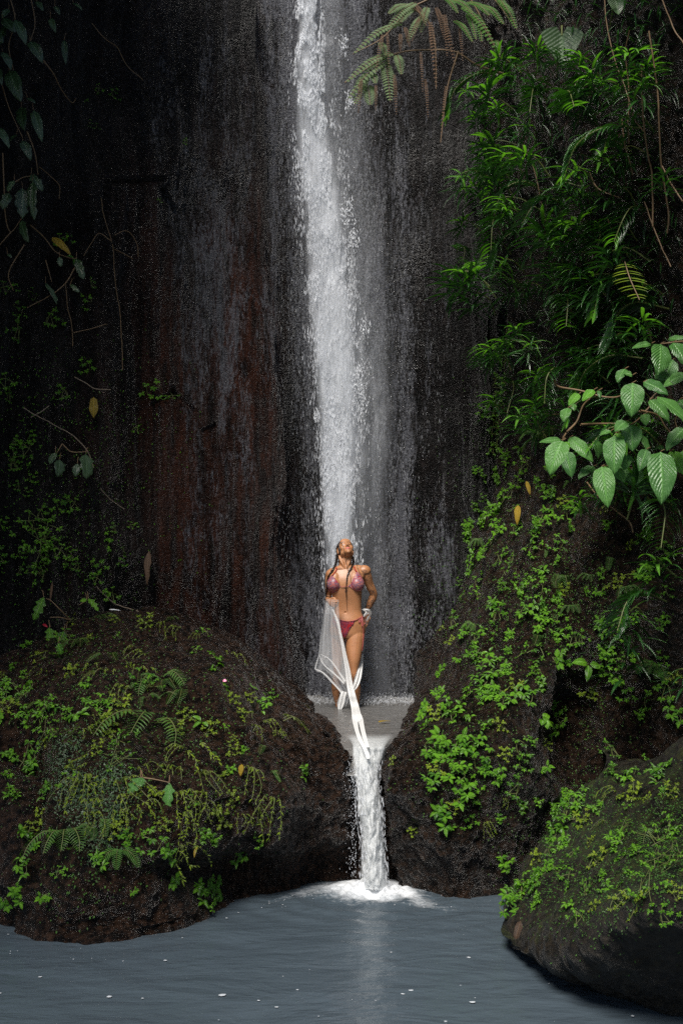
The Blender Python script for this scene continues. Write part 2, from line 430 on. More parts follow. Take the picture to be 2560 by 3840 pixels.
# right spur
net = [
 [('w', .6, 9.4, -.5), ('w', .32, 8.2, -.5), ('w', .5, 7.65, -.5), ('w', .8, 7.45, -.5), ('w', 1.15, 7.5, -.5), ('w', 1.8, 7.5, -.5), ('w', 3.6, 7.3, -.5)],
 [('w', .5, 9.2, 0), ('z', 1452, 3295, 0), ('z', 1570, 3365, 0), ('z', 1720, 3394, 0), ('z', 1900, 3387, 0), ('z', 2250, 3387, 0), ('z', 2900, 3420, 0)],
 [('w', .5, 9.0, .35), (1442, 3080, 8.05), (1560, 3090, 7.75), (1750, 3100, 7.62), (1950, 3100, 7.75), (2230, 3100, 8.1), (2900, 3100, 7.7)],
 [('w', .45, 8.9, .7), (1415, 2865, 8.12), (1530, 2860, 7.85), (1750, 2850, 7.66), (1980, 2850, 7.9), (2180, 2850, 8.35), (2900, 2850, 7.7)],
 [('w', .7, 9.9, .9), (1505, 2712, 9.2), (1600, 2700, 8.5), (1790, 2690, 8.05), (2000, 2680, 8.1), (2180, 2680, 8.45), (2900, 2650, 7.7)],
 [(1700, 2500, 11.5), (1612, 2505, 10.4), (1700, 2500, 9.3), (1850, 2480, 8.7), (2050, 2460, 8.45), (2260, 2450, 8.4), (2900, 2450, 7.7)],
 [(1790, 2200, 12), (1708, 2200, 10.8), (1800, 2200, 9.8), (1950, 2200, 9.2), (2120, 2200, 8.8), (2350, 2200, 8.4), (2900, 2200, 7.7)],
 [(1880, 1800, 12.2), (1793, 1800, 11), (1880, 1800, 10.2), (2020, 1800, 9.5), (2200, 1800, 9.0), (2400, 1800, 8.5), (2900, 1800, 7.6)],
 [(1960, 1300, 12.3), (1872, 1300, 11.2), (1950, 1300, 10.4), (2080, 1300, 9.7), (2250, 1300, 9.1), (2450, 1300, 8.5), (2900, 1300, 7.4)],
 [(1930, 700, 12.3), (1840, 700, 11.3), (1920, 700, 10.4), (2070, 700, 9.6), (2250, 700, 8.9), (2450, 700, 8.2), (2900, 700, 7.1)],
 [(1860, 0, 12.3), (1780, 0, 11.3), (1890, 0, 10.2), (2070, 0, 9.2), (2250, 0, 8.5), (2450, 0, 7.8), (2900, 0, 6.7)],
 [(1830, -700, 12.3), (1750, -700, 11), (1860, -700, 9.5), (2070, -700, 8.4), (2250, -700, 7.6), (2450, -700, 7.0), (2900, -700, 5.9)],  # unseen top row, leaned forward to shade the cliff below
]
def spur_extra(A):
    px = PX(A); x, y = px[..., 0], px[..., 1]
    e = -.22 * np.exp(-((x - 2150) / 80) ** 2 - ((y - 2760) / 170) ** 2)           # black hollow
    e = e - .05 * np.exp(-((y - 2690 - (x - 1900) * -.05) / 16) ** 2) * np.exp(-((x - 1800) / 160) ** 2)
    e = e + .10 * np.exp(-((x - 1600) / 28) ** 2 - ((y - 2470) / 45) ** 2)
    near = np.clip(1 - (x - 1440) / 90, 0, 1)
    return e - .14 * fbm(A * .9, 3, 14) * near * .9
spur = land('rock_spur', net, 900, 560, M['spur'], amp=.9, extra=spur_extra, seed=14)
tag(spur, 'steep dark rock spur on the right covered with climbing sprigs', kind='structure')

# boulder, front right
net = [
 [('w', 1.0, 7.9, -.5), ('w', 1.0, 7.3, -.5), ('w', 1.1, 6.95, -.5), ('w', 1.25, 6.3, -.5), ('w', 1.5, 6.0, -.5), ('w', 1.8, 5.8, -.5), ('w', 2.6, 5.6, -.5)],
 [('w', 1.12, 7.8, 0), ('z', 1897, 3440, 0), ('z', 1912, 3565, 0), ('z', 2110, 3672, 0), ('z', 2350, 3735, 0), ('z', 2650, 3800, 0), ('z', 3200, 3850, 0)],
 [(1960, 3370, 7.6), (1882, 3425, 7.1), (1905, 3530, 6.6), (2110, 3560, 5.95), (2340, 3470, 5.35), (2600, 3430, 5.1), (3200, 3400, 5.0)],
 [(1990, 3250, 7.7), (1930, 3292, 7.25), (2000, 3340, 6.8), (2150, 3370, 6.15), (2350, 3300, 5.65), (2600, 3270, 5.4), (3200, 3250, 5.25)],
 [(2130, 3030, 7.8), (2075, 3045, 7.5), (2150, 3060, 7.1), (2270, 3070, 6.8), (2420, 3070, 6.55), (2620, 3050, 6.4), (3200, 3000, 6.2)],
 [(2270, 2850, 8.1), (2235, 2862, 7.9), (2290, 2842, 7.7), (2350, 2826, 7.6), (2440, 2812, 7.5), (2620, 2745, 7.4), (3200, 2650, 7.2)],
 [('w', 1.9, 8.6, .7), ('w', 1.9, 8.6, .75), ('w', 2.0, 8.6, .8), ('w', 2.1, 8.6, .8), ('w', 2.3, 8.6, .8), ('w', 2.8, 8.6, .8), ('w', 3.6, 8.6, .8)],
]
boulder = land('boulder', net, 400, 440, M['boulder'], amp=.75, seed=31)
tag(boulder, 'large mossy boulder overhanging the pool in the front right corner', 'boulder')

def bvh_of(parts):
    V, F, n = [], [], 0
    for v, f in parts:
        V.append(v); F.append(f + n); n += len(v)
    V = np.concatenate(V); F = np.concatenate(F)
    return BVHTree.FromPolygons(V.tolist(), F.tolist())
BVH = bvh_of(SOLID)
def hit(px, py):
    d = ray(px, py)
    l, n, i, dist = BVH.ray_cast(Vector(CAM), Vector(d).normalized())
    if l is None: return None, None
    if n.dot(Vector(d)) > 0: n = -n
    return np.array(l), np.array(n)

# ------------------------------------------------------------------ water
def water_material(name, col, rough, bsc, bump, foam_centers=()):
    m, N, L, B = mat(name)
    pos = mapped(N, L, (1, 1, 1))
    n1 = noise(N, L, mapped(N, L, (1.0, 2.2, 1)), bsc, 4, .55, .6)
    n2 = noise(N, L, mapped(N, L, (1.0, 2.0, 1)), bsc * 4.5, 3, .5, .3)
    bp = N.new('ShaderNodeBump'); bp.inputs['Distance'].default_value = bump
    L.new(math_(N, L, 'ADD', n1, math_(N, L, 'MULTIPLY', n2, .25)), bp.inputs['Height'])
    L.new(bp.outputs[0], B.inputs['Normal'])
    murk = noise(N, L, pos, 1.2, 4, .6, 1.0)
    c = mix(N, L, murk, [v * .82 for v in col], [v * 1.2 for v in col])
    at = N.new('ShaderNodeAttribute'); at.attribute_name = 'dat'
    sp = N.new('ShaderNodeSeparateColor'); L.new(at.outputs['Color'], sp.inputs[0])
    fn = noise(N, L, mapped(N, L, (1, 1.5, 1)), 16, 6, .72, 1.2)
    s = math_(N, L, 'ADD', math_(N, L, 'MULTIPLY', sp.outputs[0], 1.1), math_(N, L, 'SUBTRACT', fn, 1.0))
    r = ramp(N, [(-.0, 0), (.62, 1)]); L.new(s, r.inputs[0])
    c = mix(N, L, r.outputs[0], c, (.62, .64, .66))
    L.new(c, B.inputs['Base Color'])
    rr = math_(N, L, 'ADD', math_(N, L, 'MULTIPLY', r.outputs[0], .4), rough)
    L.new(rr, B.inputs['Roughness'])
    B.inputs['IOR'].default_value = 1.33
    return m
M['pool'] = water_material('milky_pool', (.056, .075, .091), .24, 1.4, .032)
M['upper_pool'] = water_material('silty_water', (.115, .112, .108), .12, 7.0, .04)

# lower pool
xs = np.concatenate([np.linspace(-14, -2.2, 20), np.linspace(-2.15, 2.2, 330), np.linspace(2.3, 14, 20)])
ys = np.concatenate([np.linspace(-8, 4.8, 24), np.linspace(4.84, 8.7, 300), np.linspace(8.8, 9.6, 6)])
X, Yg = np.meshgrid(xs, ys)
fc = P(1398, 3300, 8.0)
r = np.hypot(X - fc[0], Yg - 7.98)
pp = np.stack([X, Yg, 0 * X], -1)
Z = .006 * fbm(pp * np.array([2.0, 3.4, 1]), 4, 5) + .010 * np.exp(-r * 1.4) * np.sin(r * 26 + 2 * fbm(pp * 2.2, 2, 6)) + .05 * np.exp(-(r / .2) ** 2) * (1 + .9 * fbm(pp * 22, 3, 8)) + .012 * np.exp(-r * 2.2) * fbm(pp * 14, 3, 9)
q = PX(np.stack([X, Yg, 0 * X], -1))
foam = .85 * np.exp(-(r / .20) ** 2) + .66 * np.exp(-(r / .52) ** 2)
edge = np.interp(q[..., 0], [600, 860, 1050, 1200, 1320, 1480, 1570, 1720, 1900], [3480, 3410, 3358, 3312, 3300, 3310, 3372, 3402, 3395])
foam = foam + .30 * np.exp(-((q[..., 1] - edge - 14) / 22.) ** 2) * (Yg > 6.5) * (np.abs(X) < 1.2)
V = np.stack([X, Yg, Z], -1).reshape(-1, 3)
o = obj('water', make_mesh('water', V, grid_faces(len(ys), len(xs)), M['pool'], True, foam.reshape(-1, 1)))
tag(o, 'milky grey blue pool below the cascade', kind='structure')

# stream bed under everything
g = make_mesh('ground', [(-40, -40, -.6), (40, -40, -.6), (40, 40, -.6), (-40, 40, -.6)], [(0, 1, 2, 3)], M['mound'])
tag(obj('ground', g), 'dark stream bed under the pools', kind='structure')

# upper pool sheet with its lip, running on as the cascade
def strip(rows, n, m, disp=None):
    A = spline(np.array(rows), n); A = np.swapaxes(spline(np.swapaxes(A, 0, 1), m), 0, 1)
    return A
xs = np.linspace(-.75, 1.15, 240); ys = np.linspace(8.12, 11.9, 330)
X, Yg = np.meshgrid(xs, ys)
pp = np.stack([X, Yg, 0 * X], -1)
lip = np.clip((8.62 - Yg) / .5, 0, 1)
Z = POOL2 + .010 * fbm(pp * np.array([4, 6, 1]), 4, 5) - .19 * lip ** 2
back = np.clip((Yg - 10.95) / .3, 0, 1)
Z = Z + back * .035 * (1 + fbm(pp * 9, 3, 3)) + .010 * back * fbm(pp * 30, 2, 4)
foam = .22 * back + .22 * np.exp(-((Yg - 10.8) / .4) ** 2) + .16 + .22 * lip
V = np.stack([X, Yg, Z], -1).reshape(-1, 3)
o = obj('water', make_mesh('upper_water', V, grid_faces(len(ys), len(xs)), M['upper_pool'], True, foam.reshape(-1, 1)))
tag(o, 'small silty upper pool at the foot of the fall', kind='structure')

def fall_material(name, alpha_gain, cut, fx, fz, col=(.86, .89, .94), rough=.35, lo=.0, amax=.95):
    m, N, L, B = mat(name)
    at = N.new('ShaderNodeAttribute'); at.attribute_name = 'dat'
    sp = N.new('ShaderNodeSeparateColor'); L.new(at.outputs['Color'], sp.inputs[0])
    n1 = noise(N, L, mapped(N, L, (fx, fx, fz)), 1.0, 6, .72, .25)
    n2 = noise(N, L, mapped(N, L, (fx * .25, fx * .25, fz * .5)), 1.0, 4, .6, .5)
    s = math_(N, L, 'ADD', math_(N, L, 'MULTIPLY', n1, .9), math_(N, L, 'MULTIPLY', n2, .7))
    s = math_(N, L, 'ADD', s, sp.outputs[0])
    r = ramp(N, [(cut, lo), (cut + .38, 1)]); 
    s2 = math_(N, L, 'MULTIPLY', s, .5)
    L.new(s2, r.inputs[0])
    env = ramp(N, [(0, 0), (.8, 1)], 'EASE'); L.new(sp.outputs[1], env.inputs[0])
    al = math_(N, L, 'MULTIPLY', math_(N, L, 'MULTIPLY', r.outputs[0], env.outputs[0]), alpha_gain, True)
    al = math_(N, L, 'MINIMUM', al, amax)
    B.inputs['Base Color'].default_value = (*col, 1)
    B.inputs['Roughness'].default_value = rough
    bp = N.new('ShaderNodeBump'); bp.inputs['Distance'].default_value = .03; L.new(n1, bp.inputs['Height']); L.new(bp.outputs[0], B.inputs['Normal'])
    tl = N.new('ShaderNodeBsdfTranslucent'); tl.inputs[0].default_value = (*col, 1)
    m1 = N.new('ShaderNodeMixShader'); m1.inputs[0].default_value = .25; L.new(B.outputs[0], m1.inputs[1]); L.new(tl.outputs[0], m1.inputs[2])
    tp = N.new('ShaderNodeBsdfTransparent')
    m2 = N.new('ShaderNodeMixShader'); L.new(al, m2.inputs[0]); L.new(tp.outputs[0], m2.inputs[1]); L.new(m1.outputs[0], m2.inputs[2])
    L.new(m2.outputs[0], N['Material Output'].inputs[0])
    return m
M['fall'] = fall_material('falling_water', 1.1, .44, 40, 4.0)
M['veil'] = fall_material('falling_veil', .42, .46, 60, 6, amax=.45, lo=.04)
M['haze_veil'] = fall_material('soft_veil', .42, .32, 24, 2.5, amax=.4, lo=.16)
M['cascade'] = fall_material('cascade_water', 1.3, .24, 20, 1.6, col=(.84, .86, .86), rough=.2, lo=.35, amax=.96)
def drop_material(name, al, col=(.88, .91, .96)):
    m, N, L, B = mat(name)
    B.inputs['Base Color'].default_value = (*col, 1); B.inputs['Roughness'].default_value = .3
    B.inputs['Alpha'].default_value = al
    return m
M['drops'] = drop_material('white_drops', .75)
M['thread'] = drop_material('white_threads', .75)
M['mist'] = drop_material('fine_drops', .32)

FPY = [-500, 0, 200, 400, 600, 800, 1000, 1200, 1400, 1600, 1800, 2000, 2200, 2450, 2660]
FCX = [1130, 1152, 1155, 1163, 1185, 1210, 1228, 1243, 1258, 1268, 1268, 1272, 1280, 1290, 1300]
FWD = [38, 40, 50, 60, 72, 78, 82, 82, 78, 74, 68, 62, 62, 60, 60]
rng = np.random.default_rng(5)
def sheet(name, parent, Y0, dens, wmul, material, seed, shift=0, off=0):
    py = np.linspace(-500, 2655, 420); u = np.linspace(-1, 1, 40)
    c = np.interp(py, FPY, FCX) + shift; w = np.interp(py, FPY, FWD) * wmul
    UU, PYg = np.meshgrid(u, py)
    Xp = c[:, None] + w[:, None] * UU
    A = P(Xp, PYg, np.full_like(Xp, Y0))
    A[..., 1] = np.maximum(A[..., 1] + .05 * fbm(A * np.array([3, 1, 1.2]), 3, seed), 10.99)
    env = (1 - np.abs(UU) ** 2.2)
    d = dens - .55 * UU ** 2 + off
    fade = np.interp(py, [-500, 1500, 2000, 2300, 2655], [0, 0, -.08, -.22, -.4])[:, None]
    boost = np.interp(py, [-500, 300, 900, 1300, 1650, 2000], [-.1, -.02, .1, .28, .35, .12])[:, None]
    att = np.stack([d + fade + boost, env, 0 * env], -1).reshape(-1, 3)
    return obj(name, make_mesh(name, A.reshape(-1, 3), grid_faces(len(py), len(u)), material, True, att), parent)
def streaks(name, parent, cen, length, rad, material, tilt=.03):
    """frozen water: thin tear-shaped threads"""
    n = len(cen); k = 3
    a = np.linspace(0, 2 * np.pi, k, endpoint=False)
    dirv = np.stack([rng.normal(0.02, tilt, n), rng.normal(0, tilt, n), -np.ones(n)], -1)
    dirv /= np.linalg.norm(dirv, axis=1)[:, None]
    top = cen - dirv * length[:, None] * .5; bot = cen + dirv * length[:, None] * .5
    mid = cen + dirv * length[:, None] * .2
    ring = mid[:, None] + rad[:, None, None] * np.stack([np.cos(a), np.sin(a), 0 * a], -1)[None]
    V = np.concatenate([top[:, None], ring, bot[:, None]], 1)          # n,5,3
    f = np.array([[0, 1, 2], [0, 2, 3], [0, 3, 1], [4, 2, 1], [4, 3, 2], [4, 1, 3]])
    F = (f[None] + (np.arange(n) * 5)[:, None, None]).reshape(-1, 3)
    o_ = obj(name, make_mesh(name, V.reshape(-1, 3), F, material, True), parent); o_['kind'] = 'stuff'; return o_
def clump(px, py, s, sx=26., sy=120., thr=0.0):
    q = np.stack([px / sx, py / sy, np.full_like(px, s * 3.3)], -1)
    return fbm(q, 3, s) > thr
wf = empty('waterfall', P(1300, 2655, 11.0))
tag(wf, 'tall white waterfall dropping down the dark cliff behind the woman', 'waterfall')
def rel(o):      # keep world coordinates when parenting
    o.matrix_parent_inverse = Matrix.Translation(o.parent.location).inverted(); return o
rel(sheet('main_stream', wf, 11.06, .58, 1.08, M['fall'], 3))
rel(sheet('main_stream', wf, 11.02, .40, .85, M['fall'], 8, 8))
rel(sheet('main_stream', wf, 11.12, -.02, 1.6, M['fall'], 12, 12))
rel(sheet('spray_veil', wf, 11.16, .0, 2.6, M['veil'], 21, 60, -.04))
rel(sheet('spray_veil', wf, 11.22, -.1, 3.0, M['veil'], 28, 80, -.15))
rel(sheet('spray_veil', wf, 11.10, .0, 2.2, M['haze_veil'], 35, 60, -.08))
rel(sheet('spray_veil', wf, 11.19, .0, 1.3, M['haze_veil'], 38, 20, .1))
n = 80000
py = rng.uniform(-300, 2300, n); c = np.interp(py, FPY, FCX); w = np.interp(py, FPY, FWD)
px = c + 6 + w * rng.normal(0, .48, n)
k = clump(px, py, 2, 22, 90, -.15); px, py = px[k], py[k]
L_ = rng.uniform(.012, .07, len(px)); rel(streaks('threads', wf, P(px, py, rng.normal(11.1, .05, len(px))), L_, L_ * .035 + .001, M['thread']))
n = 30000                                            # finer curtain over the whole alcove
py = rng.uniform(-300, 2640, n); c = np.interp(py, [-300, 600, 1600, 2640], [1170, 1250, 1330, 1370]); 
px = c + rng.normal(0, 1, n) * np.interp(py, [-300, 700, 2640], [70, 130, 170])
k = (px > 1045) & (px < 1720) & clump(px, py, 6, 30, 200, -.2); px, py = px[k], py[k]
L_ = rng.uniform(.008, .04, len(px)); rel(streaks('fine_curtain', wf, P(px, py, rng.normal(11.12, .06, len(px))), L_, L_ * .02 + .0007, M['mist']))
for (x0, y0, s_, n_) in ((1290, 170, 22, 60), (1310, 380, 18, 60), (1300, 800, 30, 120), (1330, 900, 24, 80), (1345, 1430, 30, 130), (1360, 1520, 26, 90), (1370, 1230, 20, 60), (1190, 1560, 14, 40)):
    px = x0 + rng.normal(0, s_ * .5, n_); py = y0 + rng.normal(0, s_ * 1.2, n_)
    L_ = rng.uniform(.012, .05, n_); rel(streaks('splash', wf, P(px, py, rng.normal(11.0, .04, n_)), L_, L_ * .10 + .001, M['drops'], .3))

# cascade
ca = empty('cascade', P(1400, 3310, 8.0))
tag(ca, 'white cascade pouring through the rock notch into the lower pool', 'cascade')
cr = [(2745, 1270, 1490, 8.80), (2790, 1312, 1455, 8.26), (2830, 1320, 1436, 8.16), (2880, 1328, 1420, 8.08), (2960, 1338, 1424, 8.05), (3050, 1346, 1436, 8.02), (3140, 1358, 1438, 8.0), (3220, 1360, 1448, 7.98), (3300, 1357, 1450, 7.96), (3335, 1352, 1455, 7.96)]
def cascade_sheet(name, dy, grow, seed, dens):
    rows = []
    for (py_, a, b, Y_) in cr:
        us = np.linspace(0, 1, 6); c_ = (a + b) / 2; h_ = (b - a) / 2 * grow
        r_ = [P(c_ + h_ * (2 * u - 1), py_, Y_ + dy - .07 * math.sin(math.pi * u)) for u in us]
        if py_ < 2800: 
            for q in r_: q[2] = min(q[2], POOL2 + .012)
        rows.append(r_)
    A = strip(rows, 260, 60)
    nn = .030 * fbm(A * np.array([9, 3, 3.2]), 4, seed) + .016 * fbm(A * np.array([40, 8, 14]), 3, seed + 2)
    A[..., 1] += nn; A[..., 0] += .015 * fbm(A * np.array([6, 3, 5]), 3, seed + 5)
    u = np.linspace(-1, 1, 60)[None] * np.ones((260, 1)); v = np.linspace(0, 1, 260)[:, None] * np.ones((1, 60))
    env = np.clip((1 - np.abs(u) ** 6) * np.clip(v / .12, 0, 1), 0, 1)
    att = np.stack([dens - .5 * u ** 4 + .25 * v, env, 0 * u], -1).reshape(-1, 3)
    return rel(obj(name, make_mesh(name, A.reshape(-1, 3), grid_faces(260, 60), M['cascade'], True, att), ca))
cascade_sheet('water_sheet', .06, 1.0, 3, .15)
cascade_sheet('water_sheet', 0, .97, 11, -.05)
cascade_sheet('water_sheet', -.05, .90, 17, -.2)
n = 1500
v = rng.uniform(0, 1, n) ** .9; py = 2850 + v * 470
a = np.interp(py, [c_[0] for c_ in cr], [c_[1] for c_ in cr]); b = np.interp(py, [c_[0] for c_ in cr], [c_[2] for c_ in cr]); Yc = np.interp(py, [c_[0] for c_ in cr], [c_[3] for c_ in cr])
px = a + (b - a) * np.clip(rng.normal(.5, .30, n), -.15, 1.06)
L_ = rng.uniform(.01, .05, n); rel(streaks('threads', ca, P(px, py, Yc - .06 + rng.normal(0, .03, n)), L_, L_ * .03 + .0010, M['thread'], .12))
n = 300                                              # drips spattering the rock left of it
px = 1335 - np.abs(rng.normal(0, 18, n)); py = rng.uniform(2830, 3290, n)
L_ = rng.uniform(.004, .014, n); rel(streaks('spatter', ca, P(px, py, rng.normal(7.98, .04, n)), L_, L_ * .10 + .0008, M['drops'], .3))
n = 1300                                             # boil at the foot
rr_ = np.abs(rng.normal(0, .13, n)); aa = rng.uniform(0, 2 * np.pi, n)
cen = np.stack([fc[0] + rr_ * np.cos(aa) * 1.3, 7.93 + rr_ * np.sin(aa) * .9, .015 + .10 * np.exp(-(rr_ / .13) ** 2) * rng.uniform(0, 1, n)], -1)
L_ = rng.uniform(.004, .011, n); rel(streaks('boil', ca, cen, L_, L_ * .3, M['drops'], 1.0))
# foot of the high fall: splash line on the upper pool
n = 1800
px = rng.uniform(1130, 1545, n); z_ = POOL2 + .02 + np.abs(rng.normal(0, .04, n))
cen = np.stack([(px - 1280) / F_PX * 11.1, rng.normal(11.0, .12, n), z_], -1)
L_ = rng.uniform(.006, .02, n); rel(streaks('splash', wf, cen, L_, L_ * .22, M['mist'], .6))

# foam flecks floating on the pool: one mass of tiny bubbles
fb = MB()
def bubble(c, r_):
    a = np.linspace(0, 2 * np.pi, 7, endpoint=False)
    ring = np.stack([np.cos(a) * r_ * 1.3, np.sin(a) * r_, 0 * a + .002], -1) * (1 + .2 * rng.normal(size=(7, 1)))
    V = np.concatenate([ring, [[0, 0, r_ * .35 + .003]]]) + c
    fb.add(V * [1, 1, .6], [[i, (i + 1) % 7, 7] for i in range(7)])
for (px_, py_, r_) in ((835, 3730, .014), (1540, 3712, .010), (1510, 3726, .008), (1770, 3756, .013), (1115, 3710, .006), (150, 3662, .008), (1038, 3775, .007), (410, 3736, .012), (2525, 3782, .012), (2370, 3808, .009), (1760, 3590, .006), (1755, 3588, .008), (1725, 3694, .006), (620, 3600, .008)):
    bubble(PZ(px_, py_, .006), r_)
for i in range(80):
    t_ = rng.random()
    if t_ < .33: px_, py_ = rng.uniform(980, 1330), 0; py_ = np.interp(px_, [980, 1200, 1330], [3385, 3330, 3318]) + abs(rng.normal(0, 16))
    elif t_ < .55: px_ = rng.uniform(1480, 1740); py_ = np.interp(px_, [1480, 1570, 1740], [3335, 3378, 3405]) + abs(rng.normal(0, 12))
    elif t_ < .68: px_ = rng.uniform(1380, 1560); py_ = np.interp(px_, [1380, 1560], [3340, 3385]) + rng.normal(0, 22)
    elif t_ < .8: px_, py_ = rng.uniform(0, 1000), 0; py_ = np.interp(px_, [0, 560, 1000], [3600, 3560, 3420]) + rng.normal(0, 30)
    else: px_, py_ = rng.uniform(0, 2300), rng.uniform(3450, 3830)
    if 1880 < px_ and py_ < 3560 + (px_ - 1880) * .6: continue
    bubble(PZ(px_, py_, .006), rng.uniform(.0015, .0055))
M['foam'] = drop_material('foam', 1.0, (.5, .53, .56))
tag(obj('foam', fb.mesh('foam', M['foam'])), 'scattered white foam flecks floating on the milky pool', 'foam', kind='stuff')

# ------------------------------------------------------------------ plants
R_ = np.random.default_rng(11)
def unit(v):
    v = np.asarray(v, float); return v / (np.linalg.norm(v) + 1e-9)
PROFILE = {
    'lance': lambda s: np.sin(np.pi * np.clip(s, 0, 1) ** .75) ** .75,
    'oval': lambda s: np.sin(np.pi * s) ** .6,
    'ovate': lambda s: np.clip(np.sin(np.pi * s ** .72), 0, 1) ** .62 * (1 - .25 * s ** 4),
    'heart': lambda s: np.clip(1.02 - s, 0, 1) ** .62 * (1 - .0 * s) * np.clip(.72 + s * 3, 0, 1.1),
    'lobed': lambda s: np.clip(np.sin(np.pi * s ** .8), 0, 1) ** .5 * (.72 + .28 * np.cos(s * 22)),
    'holey': lambda s: np.clip(np.sin(np.pi * s ** .8), 0, 1) ** .5 * (.88 + .12 * np.cos(s * 40)),
}
def leaf(mb, base, d, up, Ln, W, droop=.6, fold=.25, prof='lance', ns=7, nc=2, tint=None, wave=0.0, ragged=0.0):
    d = unit(d); y = unit(np.cross(up, d)); z = np.cross(d, y)
    s = np.linspace(0, 1, ns + 1)
    th = -droop * s ** 1.3
    cx_ = np.concatenate([[0], np.cumsum(np.cos(th[:-1]) / ns)]) * Ln
    cz_ = np.concatenate([[0], np.cumsum(np.sin(th[:-1]) / ns)]) * Ln
    w = PROFILE[prof](s) * W * .5 + .0004
    t = np.linspace(-1, 1, 2 * nc + 1)
    ww = w[:, None] * t[None] 
    if ragged: ww = ww * (1 + ragged * R_.uniform(-1, .3, ww.shape) * (np.abs(t) > .9))
    zz = cz_[:, None] + fold * np.abs(ww) + wave * W * np.sin(s * 17 + R_.random() * 6)[:, None] * t[None] ** 2 - 1.2 * fold * W * (np.abs(t)[None] ** 3) * .25
    xx = cx_[:, None] + 0 * ww
    V = base + xx[..., None] * d + ww[..., None] * y + zz[..., None] * z
    A = np.stack([np.full(ww.shape, R_.random() if tint is None else tint), s[:, None] + 0 * ww, .5 + .5 * t[None] + 0 * ww], -1)
    mb.add(V.reshape(-1, 3), grid_faces(ns + 1, 2 * nc + 1), A.reshape(-1, 3))
    return V[:, nc]
DN = np.array([0, 0, -1.0]); OUT = np.array([0, -1.0, 0]); UPZ = np.array([0, 0, 1.0])

# ---- prototypes are kept as (name, mesh) lists in a local frame: wall behind (+y), outwards -y
def proto_whorl(k):
    """a stem that ends in a rosette of long narrow leaves"""
    lm, ym, sm = MB(), MB(), MB()
    top = np.array([R_.normal(0, .04), -.16, R_.uniform(-.02, .06)])
    pts = spline([[0, .06, -.05], [0, -.06, .03], top], 8)
    sm.add(*tube(pts, [.006, .004], 5))
    n = R_.integers(24, 32)
    for i in range(n):
        a = i * 2.4 + R_.normal(0, .2); el = R_.uniform(-.5, .5) + .2
        d = np.array([math.cos(a), math.sin(a) * .8 - .35, el])
        L0 = R_.uniform(.15, .23) * (.8 if i > n - 7 else 1)
        b = top + np.array([0, 0, -.006 * (n - i)]) + .01 * unit(d)
        leaf(ym if i > n - 8 else lm, b, d, UPZ, L0, R_.uniform(.014, .021), droop=R_.uniform(.6, 1.4), fold=.5)
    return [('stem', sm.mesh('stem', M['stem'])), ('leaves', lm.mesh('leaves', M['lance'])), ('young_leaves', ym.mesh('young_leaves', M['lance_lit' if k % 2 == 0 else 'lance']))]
def proto_spray(k):
    """an arching stem with two drooping rows of narrow leaves"""
    lm, ym, sm = MB(), MB(), MB()
    sx = R_.normal(0, .16)
    pts = spline([[0, .08, .05], [sx * .3, -.10, .07], [sx * .8, -.20, .0], [sx, -.26, -.17]], 26)
    sm.add(*tube(pts, [.006, .003], 5))
    T = np.gradient(pts, axis=0)
    for i in range(3, 26):
        for sgn in (-1, 1):
            t = unit(T[i]); side = unit(np.cross(t, UPZ)) * sgn
            d = side * .9 + t * .55 + np.array([0, -.25, R_.normal(0, .12) + .1])
            leaf(ym if i > 22 else lm, pts[i], d, UPZ - .4 * OUT, R_.uniform(.12, .18) * (1 - .3 * (i > 22)), R_.uniform(.013, .019), droop=R_.uniform(.6, 1.3), fold=.5)
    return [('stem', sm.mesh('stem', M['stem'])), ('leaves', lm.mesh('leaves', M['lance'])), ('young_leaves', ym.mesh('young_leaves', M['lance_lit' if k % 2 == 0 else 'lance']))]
def rosette(lm, c, size, n, up_, prof='ovate', asp=.5):
    a0 = R_.random() * 6
    for i in range(n):
        a = a0 + i * 2 * np.pi / n + R_.normal(0, .25)
        d = np.array([math.cos(a), -.35 + .25 * math.sin(a), math.sin(a) * .55 - .35])
        leaf(lm, c + .1 * size * unit(d), d, up_, size * R_.uniform(.75, 1.15), size * asp * R_.uniform(.85, 1.15), droop=R_.uniform(.4, 1.1), fold=.3, prof=prof, ns=5, nc=1)
def proto_clump(n, rad, size, material='sprig', nl=(4, 7), trail=.5):
    """creeping plant: little leafy heads on thin trailing stems that hug the rock"""
    lm, sm = MB(), MB()
    prev = np.array([0, .01, rad * .6])
    for i in range(n):
        r_ = rad * math.sqrt((i + .4) / n); a = i * 2.4 + R_.normal(0, .4)
        c = np.array([r_ * math.cos(a), -R_.uniform(.015, .04), r_ * math.sin(a) * 1.0])
        rosette(lm, c, size * R_.uniform(.7, 1.2), R_.integers(*nl), unit(np.array([R_.normal(0, .3), -.9, .7])))
        if R_.random() < trail:
            mid = (prev + c) / 2 + np.array([R_.normal(0, .02), .01, R_.normal(0, .02)])
            sm.add(*tube(spline([prev, mid, c], 7), .0022, 4))
        prev = c
    if sm.n == 0: sm.add(*tube(spline([[0, .02, rad], [0, -.01, 0], c], 6), .0022, 4))
    return [('stem', sm.mesh('stem', M['stem'])), ('leaves', lm.mesh('leaves', M[material]))]
